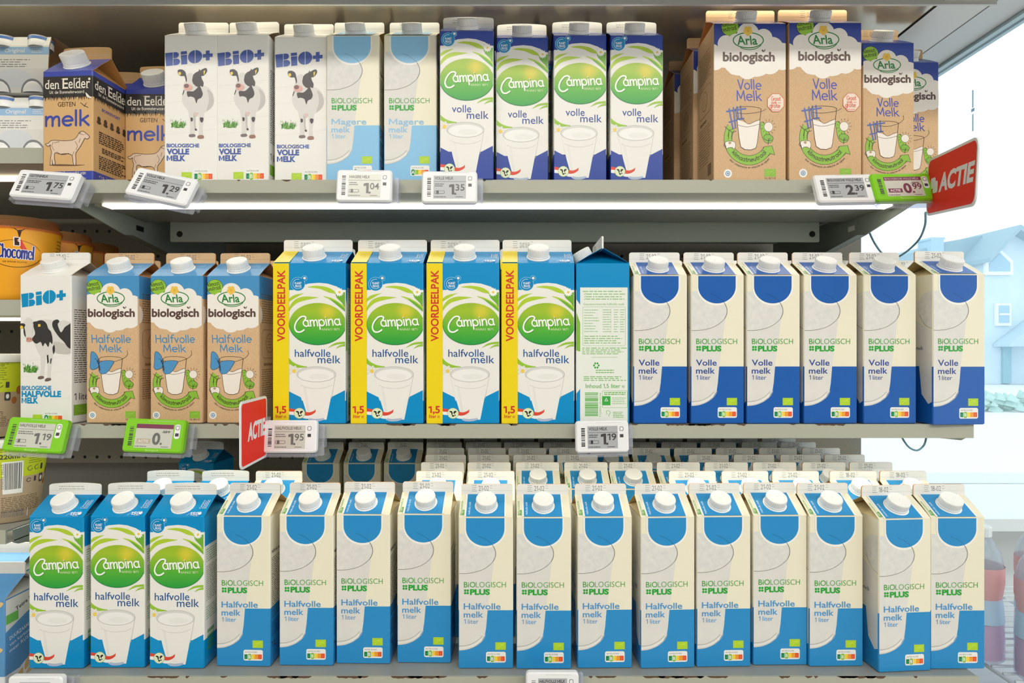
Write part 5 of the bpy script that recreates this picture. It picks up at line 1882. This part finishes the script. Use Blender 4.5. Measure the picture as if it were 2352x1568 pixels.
def multipack():
    t = thing('yogurt_multipack', '', 'multipack')
    WS, LBL = mat('white_sleeve_board', (232, 231, 226), 0.45), ink((160, 196, 232))
    b = MB()
    w, d, h = 140, 100, 83
    prof = [(-d / 2 + 1, 0), (-d / 2 - 1.0, h * .40), (-d / 2 + 1, h * .80), (-d / 2 + 5, h - 3), (-d / 2 + 12, h), (d / 2 - 12, h), (d / 2 - 5, h - 3), (d / 2, h * .8), (d / 2, 0)]
    n = len(prof)
    b.add([(x, y, z) for x in (-w / 2, w / 2) for y, z in prof], [(i, i + n, i + n + 1, i + 1) for i in range(n - 1)] + [(0, n - 1, 2 * n - 1, n)], WS)
    b.add([(x, y * .97, z * .985 + .5) for x in (-w / 2, w / 2) for y, z in prof], [(i, i + 1, i + n + 1, i + n) for i in range(n - 1)], mat('tan_sleeve_inside', (206, 172, 134), 0.6))
    V2 = Vector((0, 2, h * .4))
    s2 = Sheet(b, (-w / 2, -d / 2 - 1, h * .4), (1, 0, 0), (0, V2.y, V2.z), w, V2.length)
    s2.poly([(60, 20), (w, 20), (w, 31), (64, 31)], LBL, 0)
    s2.poly([(-30, 20), (42, 20), (46, 31), (-30, 31)], LBL, 0)
    s2.text('Original', 78, 23, 5.5, WHITE, 1, w=28, bold=.01, res=2)
    s2.fine(116, 22, 132, 30, 3, WHITE, 1, th=1.0, seed=3)
    s2.fine(52, 14, 118, 1, 4, INKG, 1, th=0.9, seed=3)
    for y in (12.5, 8):
        s2.ell(48, y, 1.5, 1.5, INKD, 1, n=10)
    V3 = Vector((0, -2, h * .4))
    s3 = Sheet(b, (-w / 2, -d / 2 + 1, 0), (1, 0, 0), (0, V3.y, V3.z), w, V3.length)
    s3.ell(92, 20, 24, 13, mat('pale_blue_sleeve_print', (223, 227, 232), 0.45), 0, n=26)
    s3.line(spl([(104, 2), (116, 10), (130, 30)]), 0.5, mat('pale_blue_sleeve_print', (216, 224, 236)), 1)
    DK = mat('sleeve_cut_edge', (140, 142, 146), 0.6)
    for x in (23, 70, 117):
        s3.poly([(x - 16.4, 0)] + arc(x, 0, 16.4, 19.3, 180, 0, 16), DK, 2)
    b.obj('sleeve', t)
    BT = mat('white_bottle_plastic', (240, 240, 240), 0.3)
    BC = ink((92, 132, 200))
    for x in (-47, 0, 47):
        b = MB()
        M = Matrix.Translation((x, -d / 2 + 4, 0.5)) @ Matrix.Diagonal((1, 0.42, 1, 1))
        b.lathe([(16, 0), (15.8, 4), (14.5, 9), (11.5, 14), (7, 17.5), (0.5, 19)], 32, BT, M, smooth=True)
        b.obj('bottle', t)
        b = MB()
        M2 = Matrix.Translation((x + 4, -d / 2 + 11, h - 18))
        b.lathe([(15, 0), (15, 9), (14.4, 10)], 32, BT, M2, capt=False)
        b.lathe([(15.2, 9.4), (15.2, 13)], 32, BC, M2, capt=False)
        b.lathe([(15, 13), (14.4, 15), (13, 15.6), (1, 15.8)], 32, mat('silver_cap_foil', (196, 198, 204), 0.3, metal=.4), M2)
        b.obj('bottle_cap', t)
    return t


mp = multipack()
mp['group'] = 'white yogurt drink multipacks'
mp['label'] = 'white yogurt drink multipack standing on the shelf, lower of two'
zs = EYE + 0.2715 + 0.0007
Dm = 0.858
mp.location = (X(-8, Dm), Dm + 0.055, zs)
dup(mp, (X(-14, Dm), Dm + 0.058, zs + 0.0866), (0, 0, 0), 'white yogurt drink multipack stacked on top of the other', 'white yogurt drink multipacks')


# ------------------------------------------------------------------ beyond the glass end: wire rack with drink bottles
def rack():
    t = thing('wire_rack', 'white wire rack shelf low beyond the glass end', 'rack', (0.935, 1.05, EYE - 0.5))
    Wm = mat('white_wire', (226, 230, 232), 0.35)
    b = MB()
    for k in range(26):
        y = -330 + k * 23
        b.tube([(-180, y, 0), (300, y, 0)], 2.2, Wm, 6)
    b.obj('wire_mesh', t)
    b = MB()
    for x in (-180, 60, 300):
        b.tube([(x, -330, -4.5), (x, 250, -4.5)], 3.0, Wm, 6)
    b.obj('frame', t)
    b = MB()
    b.box(-190, 320, -340, 255, -40, -36, mat('white_tray', (232, 236, 238), 0.4))
    b.obj('drip_tray', t)


rack()


def drink_bottle():
    t = thing('drink_bottle', '', 'bottle')
    PT = mat('clear_bottle_plastic', (240, 244, 250), 0.08, trans=0.7)
    b = MB()
    b.lathe([(28, 0), (32, 4), (32, 30), (31, 60), (29, 84), (27, 100), (31, 124), (31, 150), (26, 172), (16, 190), (13, 196), (13, 204)], 36, PT, capb=True)
    b.obj('bottle_body', t)
    b = MB()
    b.lathe([(30.5, 6), (30.5, 40), (29.5, 60), (28, 80)], 36, mat('pink_drink', (238, 168, 212), 0.3), capt=True, capb=True)
    b.obj('drink', t)
    b = MB()
    b.lathe([(31.6, 62), (30.2, 84), (28.2, 100)], 36, mat('pale_blue_label', (196, 220, 240), 0.4), capt=False)
    b.lathe([(28.2, 100), (31.7, 124), (31.7, 150)], 36, mat('coral_label', (244, 178, 176), 0.4), capt=False)
    b.obj('label_wrap', t)
    b = MB()
    b.lathe([(15, 196), (15, 210), (13.5, 212), (1, 212)], 36, CAPW, smooth=False, ribs=(0, 1, .4, 18))
    b.obj('bottle_cap', t)
    return t


bt = drink_bottle()
bt['group'] = 'pink drink bottles on the wire rack'
bt['label'] = 'clear bottle of pink drink on the wire rack, close behind the last carton'
zr = EYE - 0.4975
bt.location = (X(2252, 1.0), 1.0, zr)
for px, D, lb in ((2390, 0.93, 'clear bottle of pink drink at the very edge of the photo, front one'), (2384, 1.03, 'clear bottle of pink drink at the very edge of the photo, behind another bottle')):
    dup(bt, (X(px, D), D, zr), (0, 0, 1.0), lb, 'pink drink bottles on the wire rack')


# ------------------------------------------------------------------ setting: floor, window and what is outside
def structure(b, name, loc=(0, 0, 0)):
    o = b.obj(name)
    o.location = loc
    o['kind'] = 'structure'
    return o


b = MB(); b.box(-4000, 5200, -5000, 2600, -30, 0, mat('shop_floor', (190, 186, 178), 0.4)); structure(b, 'floor')
b = MB(); b.box(-4000, 5200, -5000, 1900, 3600, 3650, mat('shop_ceiling', (222, 222, 218), 0.7)); structure(b, 'ceiling')
b = MB(); b.box(-4000, 5200, -5100, -5000, 0, 3600, mat('shop_wall', (200, 198, 190), 0.6)); structure(b, 'wall_front')
b = MB(); b.box(-4100, -4000, -5000, 1500, 0, 3600, mat('shop_wall', (200, 198, 190), 0.6)); structure(b, 'wall_left')
b = MB(); b.box(712, 5200, 1700, 1900, 0, EYE * 1000 - 420, mat('white_wall_paint', (236, 238, 238), 0.5)); structure(b, 'wall_right')
b = MB(); b.box(712, 5200, 1420, 1950, EYE * 1000 - 420, EYE * 1000 - 392, mat('white_sill', (240, 242, 242), 0.35)); structure(b, 'trim_1')
b = MB(); b.box(712, 5200, 1790, 1798, EYE * 1000 - 392, 3200, GLASS); structure(b, 'window_1')
b = MB(); b.box(-4000, 715, 1340, 1500, 0, 3200, mat('shop_wall', (200, 198, 190), 0.6)); structure(b, 'wall_back')
b = MB(); b.box(-60000, 90000, 2600, 90000, -60, -10, mat('pale_pavement', (236, 238, 240), 0.7)); structure(b, 'pavement')

# ------------------------------------------------------------------ outside: house, hedge
def house():
    D = 26.0
    t = thing('house', 'pale brick house with pointed dormer window seen through the window', 'house', (X(2300, D), D, 0))
    ox = X(2300, D) * 1000
    x = lambda px: X(px, D) * 1000 - ox
    z = lambda py: Z(py, D) * 1000
    WL, RF, FR, GL = mat('pale_house_wall', (214, 230, 238), 0.8, noise=(1.2, (202, 222, 232))), mat('pale_blue_roof', (158, 188, 200), 0.8), mat('white_window_frame', (246, 250, 252), 0.5), mat('blue_window_pane', (164, 200, 218), 0.2)  # washed-out look of overexposed, hazy daylight is put into these pale colours

    def slab(pts, y0, y1, m, nm, par):
        b = MB()
        n = len(pts)
        b.add([(x(px), y, z(py)) for y in (y0, y1) for px, py in pts], [tuple(range(n)), tuple(range(n, 2 * n))[::-1]] + [(i, i + n, (i + 1) % n + n, (i + 1) % n) for i in range(n)], m)
        return b.obj(nm, par)
    slab([(2262, 882), (2262, 590), (2318, 530), (2520, 640), (2520, 882)], 0, 5000, WL, 'wall', t)
    slab([(2262, 882), (2262, 640), (2060, 640), (2060, 882)], 1500, 6000, WL, 'side_wing', t)
    slab([(2250, 606), (2250, 596), (2318, 522), (2530, 640), (2530, 655), (2318, 534)], -600, 5200, RF, 'roof', t)
    slab([(2050, 645), (2075, 590), (2180, 556), (2210, 545), (2310, 528), (2262, 645)], 1300, 6100, RF, 'wing_roof', t)
    c = slab([(2176, 575), (2176, 540), (2173, 540), (2173, 535), (2209, 535), (2209, 540), (2206, 540), (2206, 575)], 1000, 1900, mat('pale_chimney', (176, 208, 224), 0.8), 'chimney', t)
    f = slab([(2258, 632), (2258, 602), (2289, 572), (2320, 600), (2320, 632)], -160, -20, FR, 'window', t)
    slab([(2265, 624), (2265, 606), (2289, 582), (2312, 605), (2312, 624)], -200, -150, GL, 'pane', f)
    f = slab([(2283, 748), (2283, 697), (2317, 697), (2317, 748)], -140, -10, FR, 'window', t)
    slab([(2288, 741), (2288, 702), (2311, 702), (2311, 741)], -180, -130, GL, 'pane', f)
    slab([(2288, 724), (2288, 720), (2311, 720), (2311, 724)], -200, -170, FR, 'glazing_bar', f)
    slab([(2300, 880), (2300, 795), (2318, 795), (2318, 880)], -120, -10, mat('blue_door', (150, 194, 206), 0.5), 'door', t)
    slab([(2280, 790), (2352, 735), (2440, 735), (2440, 792), (2280, 796)], -900, -20, mat('pale_porch_roof', (190, 214, 226), 0.8), 'porch_roof', t)
    slab([(2332, 880), (2332, 790), (2342, 790), (2342, 880)], -800, -600, FR, 'porch_post', t)


house()
b = MB()
rnd = random.Random(4)
for i in range(420):
    x, y, z = rnd.uniform(9800, 15200), rnd.uniform(14600, 15400), rnd.uniform(0, 330)
    r = rnd.uniform(90, 190)
    b.add([(x - r, y, z), (x, y - r * .6, z - r * .3), (x + r, y, z), (x, y + r * .5, z + r)], [(0, 1, 3), (1, 2, 3), (0, 3, 2), (0, 2, 1)], mat('pale_green_leaves', (186, 216, 208), 0.8))
o = b.obj('hedge_foliage')
o['kind'] = 'stuff'
tag(o, 'pale green low hedge across the street, seen through the window', 'hedge')

# ------------------------------------------------------------------ the cartons, row by row
HALF_BLUE, WHOLE_BLUE, SKIM_BLUE = (42, 142, 204), (22, 92, 176), (136, 194, 232)
OVAL_HALF, OVAL_WHOLE = (0, 142, 204), (36, 66, 158)
ORD = ['first', 'second', 'third', 'fourth', 'fifth', 'sixth', 'seventh', 'eighth', 'ninth', 'tenth', 'eleventh', 'twelfth', 'thirteenth']


def stand(proto, used, px, D, zs, w, d, label, group, yaw=0.0, wide=None, tilt=(0, 0)):
    """put a carton with its front lower-left corner at photo column px and its front face at distance D"""
    loc = (X(px, D) + w / 2000, D + d / 2000, zs + 0.0006)
    rot = (R(tilt[0]), R(tilt[1]), R(yaw))
    if id(proto) not in used:
        used.add(id(proto))
        proto.location, proto.rotation_euler = loc, rot
        proto['label'], proto['group'] = label, group
        return proto
    return dup(proto, loc, rot, label, group)


USED = set()
half = cream_litre(HALF_BLUE, 'Halfvolle', (72, 148, 206), 1, '21-02', '')
whole = cream_litre(WHOLE_BLUE, 'Volle', (44, 72, 150), 1, '21-02', '')
skim = cream_litre(SKIM_BLUE, 'Magere', (140, 190, 228), 0, '21-02', '')
ovalh = oval_litre(OVAL_HALF, 'halfvolle', '')
ovalw = oval_litre(OVAL_WHOLE, 'volle', '')
ovall = oval_large(OVAL_HALF, '')
cloudh = cloud_carton('litre', (74, 146, 198), 'Halfvolle', (66, 138, 192), '', '01-02')
cloudw = cloud_carton('litre', (56, 78, 164), 'Volle', (68, 80, 172), '', '01-02')
cloudb = cloud_carton('big', (52, 72, 158), 'Volle', (66, 78, 172), '', '28-01')
markw = wordmark_carton('volle', '')
markh = wordmark_carton('halfvolle', '')
goat = goat_carton('')
almond = almond_carton('')
# the later date stamp on the cartons at the window end of the lowest shelf
late = seal(70, 193, 21, 14, WHITE, KRAFTIN, ('18-02', 24)).mesh('top_seal')


def restamp(o):
    for ch in o.children:
        if ch.name.startswith('top_seal'):
            ch.data = late



def low_D(py):
    return 0.409 * FPX / (py - HZ)


# lowest shelf, front row
G1 = 'blue oval milk cartons on the lowest shelf'
for i, (px, py, yaw, lb) in enumerate(((66, 1536, 0, 'blue oval half-fat milk carton at the outer end of the lowest shelf'),
                                       (207, 1534, 0, 'blue oval half-fat milk carton in the middle of the lowest three'),
                                       (343, 1536, 0, 'blue oval half-fat milk carton directly beside the first cream carton, lowest shelf'))):
    stand(ovalh, USED, px, low_D(py), LOWZ, 70, 70, lb, G1, yaw)
G2 = 'cream half-fat milk cartons on the lowest shelf'
row1 = [(498, 1531), (642, 1529), (773, 1525), (913, 1523), (1053, 1536), (1186, 1537), (1325, 1535), (1468, 1535), (1598, 1532), (1729, 1528), (1857, 1531), (2010, 1543), (2136, 1537)]
yaws = [-1.5, -1, -1, -1, 0, 0, 1.2, 2.5, 1.5, 0.5, 1, 4.5, 0.5]
for i, ((px, py), yw) in enumerate(zip(row1, yaws)):
    n = len(row1) - 1 - i
    lb = f'light blue half-fat milk carton, {ORD[n]} from the window end of the lowest front row' if n else 'light blue half-fat milk carton at the window end of the lowest front row'
    o = stand(half, USED, px, low_D(py), LOWZ, 70, 70, lb, G2, yw)
    if n < 2:
        restamp(o)
# lowest shelf, rows behind
rows = {
    2: (0.8755, [587, 955, 1074, 1535, 1656, 1772, 1904, 2019]),
    3: (0.946, [966, 1073, 1184, 1295, 1398, 1507, 1617, 1728, 1841, 1949]),
    4: (1.0165, [977, 1076, 1178, 1279, 1580, 1684, 1791, 1892]),
    5: (1.087, [979, 1074, 1167, 1260, 1355, 1451, 1547, 1643, 1742, 1841]),
    6: (1.1575, [707, 800, 890, 979, 1069, 1157, 1247, 1336, 1425, 1518, 1608, 1702, 1791]),
    7: (1.228, [717, 808, 895, 979, 1064, 1149, 1235, 1320, 1405, 1490, 1577, 1662, 1749]),
}
for r_, (D, cols) in rows.items():
    for i, px in enumerate(cols):
        n = len(cols) - 1 - i
        lb = f'half-fat milk carton in the {ORD[r_ - 1]} row of the lowest shelf, {ORD[n]} from the window'
        df = D + 0.035
        xw = X(px, df)                                    # px is where the ridge seal starts
        pxf = CX0 + xw / D * FPX
        o = stand(half, USED, pxf, D, LOWZ, 70, 70, lb, G2, random.uniform(-.6, .6))
        if r_ == 2 and n < 2:
            restamp(o)
# blue oval cartons behind
for px, D, lb in ((338, 0.8745, 'blue oval milk carton in the second row, behind the first two blue ovals'),
                  (464, 0.8745, 'blue oval milk carton in the second row, behind the third blue oval')):
    stand(ovalh, USED, CX0 + X(px, D + .035) / D * FPX, D, LOWZ, 70, 70, lb, G1, 0)
stand(ovalh, USED, 411, 1.16, LOWZ, 70, 70, 'single blue oval milk carton standing alone in the shade at the back', G1, -6)

# middle shelf
G3 = 'cream whole milk cartons on the middle shelf'
DM = 0.806
stand(markh, USED, 46, DM, MIDZ, 70, 70, 'sky-blue wordmark carton with a black and white cow, middle shelf', 'white wordmark cartons', -3)
for px, w_, lb in ((199, 0, 'blue cloud half-fat carton next to the sky-blue wordmark carton'), (346, 0, 'blue cloud half-fat carton, middle one of three'), (476, 0, 'blue cloud half-fat carton next to the yellow-striped cartons')):
    stand(cloudh, USED, px, DM + .004, MIDZ, 70, 70, lb, 'blue cloud half-fat cartons', -2)
for i, px in enumerate((628, 806, 980, 1152)):
    lb = f'large yellow-striped milk carton, {ORD[i]} counting from the blue cloud cartons' if i < 3 else 'large yellow-striped milk carton beside the turned carton'
    stand(ovall, USED, px, DM - .002, MIDZ, 95, 70, lb, 'large yellow-striped milk cartons', (-1, -.6, -.3, 0)[i])
# the one turned with its printed side to the front: footprint 70 wide, 95 deep
r_ = dup(ovall, (X(1323, DM) + .035, DM + .0475, MIDZ + .0006), (0, 0, R(-90)), 'large blue carton turned sideways, its printed side panel facing out', 'large yellow-striped milk cartons')
for i, px in enumerate((1455, 1585, 1714, 1845, 1981, 2137)):
    lb = f'dark blue and cream whole milk carton, {ORD[i]} after the turned carton' if i < 5 else 'dark blue and cream whole milk carton at the window end of the middle shelf'
    stand(whole, USED, px, DM - (0.012 if i == 5 else 0.002), MIDZ, 70, 70, lb, G3, (0, 1.2, .5, .6, 1.2, 3)[i])
# second row of the middle shelf, only the seals show
for i, px in enumerate((226, 364, 506)):
    stand(cloudh, USED, px, DM + .078, MIDZ, 70, 70, ('blue cloud carton hidden in the second row, next to the wordmark carton', 'blue cloud carton hidden in the second row, middle of three', 'blue cloud carton hidden in the second row, beside the large cartons')[i], 'blue cloud half-fat cartons')
for i, px in enumerate((650, 818, 984, 1146)):
    stand(ovall, USED, px, DM + .075, MIDZ, 95, 70, f'large yellow-striped carton hidden in the second row, {ORD[i]} from the cloud cartons', 'large yellow-striped milk cartons')
for i, px in enumerate((1470, 1582, 1694, 1818, 1938, 2053)):
    stand(whole, USED, px, DM + .075, MIDZ, 70, 70, f'whole milk carton hidden in the second row of the middle shelf, {ORD[5 - i]} from the window', G3)

# upper shelf
DU = 0.816
GW = 'white wordmark cartons'
stand(goat, USED, 99, DU, TOPZ, 70, 70, 'tan goat milk carton at the outer end of the upper shelf', 'tan goat milk cartons', -4)
stand(goat, USED, 287, 0.873, TOPZ, 70, 70, 'tan goat milk carton partly hidden by the white wordmark carton', 'tan goat milk cartons', 0)
stand(goat, USED, 181, 0.892, TOPZ, 70, 70, 'tan goat milk carton in the second row, only its top showing', 'tan goat milk cartons', 0)
for i, px in enumerate((377, 498, 630)):
    stand(markw, USED, px, (DU, DU - .001, DU + .004)[i], TOPZ, 70, 70, ('white wordmark carton with a spotted cow, next to the goat milk', 'white wordmark carton with a spotted cow, middle of three', 'white wordmark carton with a spotted cow, next to the pale blue carton')[i], GW, (0, -2, 0)[i])
for i, px in enumerate((750, 882)):
    stand(skim, USED, px, DU, TOPZ, 70, 70, ('pale blue and cream skimmed milk carton next to the wordmark carton', 'pale blue and cream skimmed milk carton next to the oval carton')[i], 'pale blue skimmed milk cartons', -.5)
for i, px in enumerate((1010, 1139, 1271, 1401)):
    stand(ovalw, USED, px, (DU - .012, DU + .006, DU, DU)[i], TOPZ, 70, 70, ('dark blue oval whole milk carton next to the skimmed milk', 'dark blue oval whole milk carton, second from the skimmed milk', 'dark blue oval whole milk carton, third from the skimmed milk', 'dark blue oval whole milk carton next to the brown cartons')[i], 'dark blue oval whole milk cartons', (0, 0, .6, .6)[i])
GB = 'large brown cloud cartons'
stand(cloudb, USED, 1639, DU - .006, TOPZ, 95, 70, 'large brown cloud carton at the front, first beyond the oval cartons', GB, 0)
stand(cloudb, USED, 1812, DU - .008, TOPZ, 95, 70, 'large brown cloud carton at the front, next to the smaller one', GB, 0)
stand(cloudb, USED, 1592, DU + .068, TOPZ, 95, 70, 'large brown cloud carton in the second row, its side showing', GB, 0)
stand(cloudb, USED, 1548, DU + .142, TOPZ, 95, 70, 'large brown cloud carton in the third row, its side showing', GB, 0)
stand(cloudw, USED, 1981, DU + .020, TOPZ, 70, 70, 'smaller brown cloud carton with dark blue top behind the 2.39 tag', 'small brown cloud cartons', 0)
stand(cloudw, USED, 2045, 0.8925, TOPZ, 70, 70, 'smaller brown cloud carton half hidden at the window end', 'small brown cloud cartons', 0)
# second row of the upper shelf, seen only as reflections under the canopy
k = 0
for i, px in enumerate((425, 536, 646)):
    stand(markw, USED, px, DU + .078, TOPZ, 70, 70, f'white wordmark carton hidden in the second row, {ORD[i]} from the goat milk', GW)
for i, px in enumerate((776, 893)):
    stand(skim, USED, px, DU + .078, TOPZ, 70, 70, f'skimmed milk carton hidden in the second row, {ORD[i]} from the wordmark cartons', 'pale blue skimmed milk cartons')
for i, px in enumerate((1010, 1120, 1240, 1360)):
    stand(ovalw, USED, px, DU + .082, TOPZ, 70, 70, f'dark blue oval carton hidden in the second row, {ORD[i]} from the skimmed milk', 'dark blue oval whole milk cartons')

# neighbouring bay, low: almond drink
stand(almond, USED, -115, 0.790, EYE - 0.5155, 70, 70, 'blue almond drink carton with nut print, front one', 'almond drink cartons', 0)
stand(almond, USED, -83, 0.874, EYE - 0.5155, 70, 70, 'blue almond drink carton standing behind the front one', 'almond drink cartons', 0)
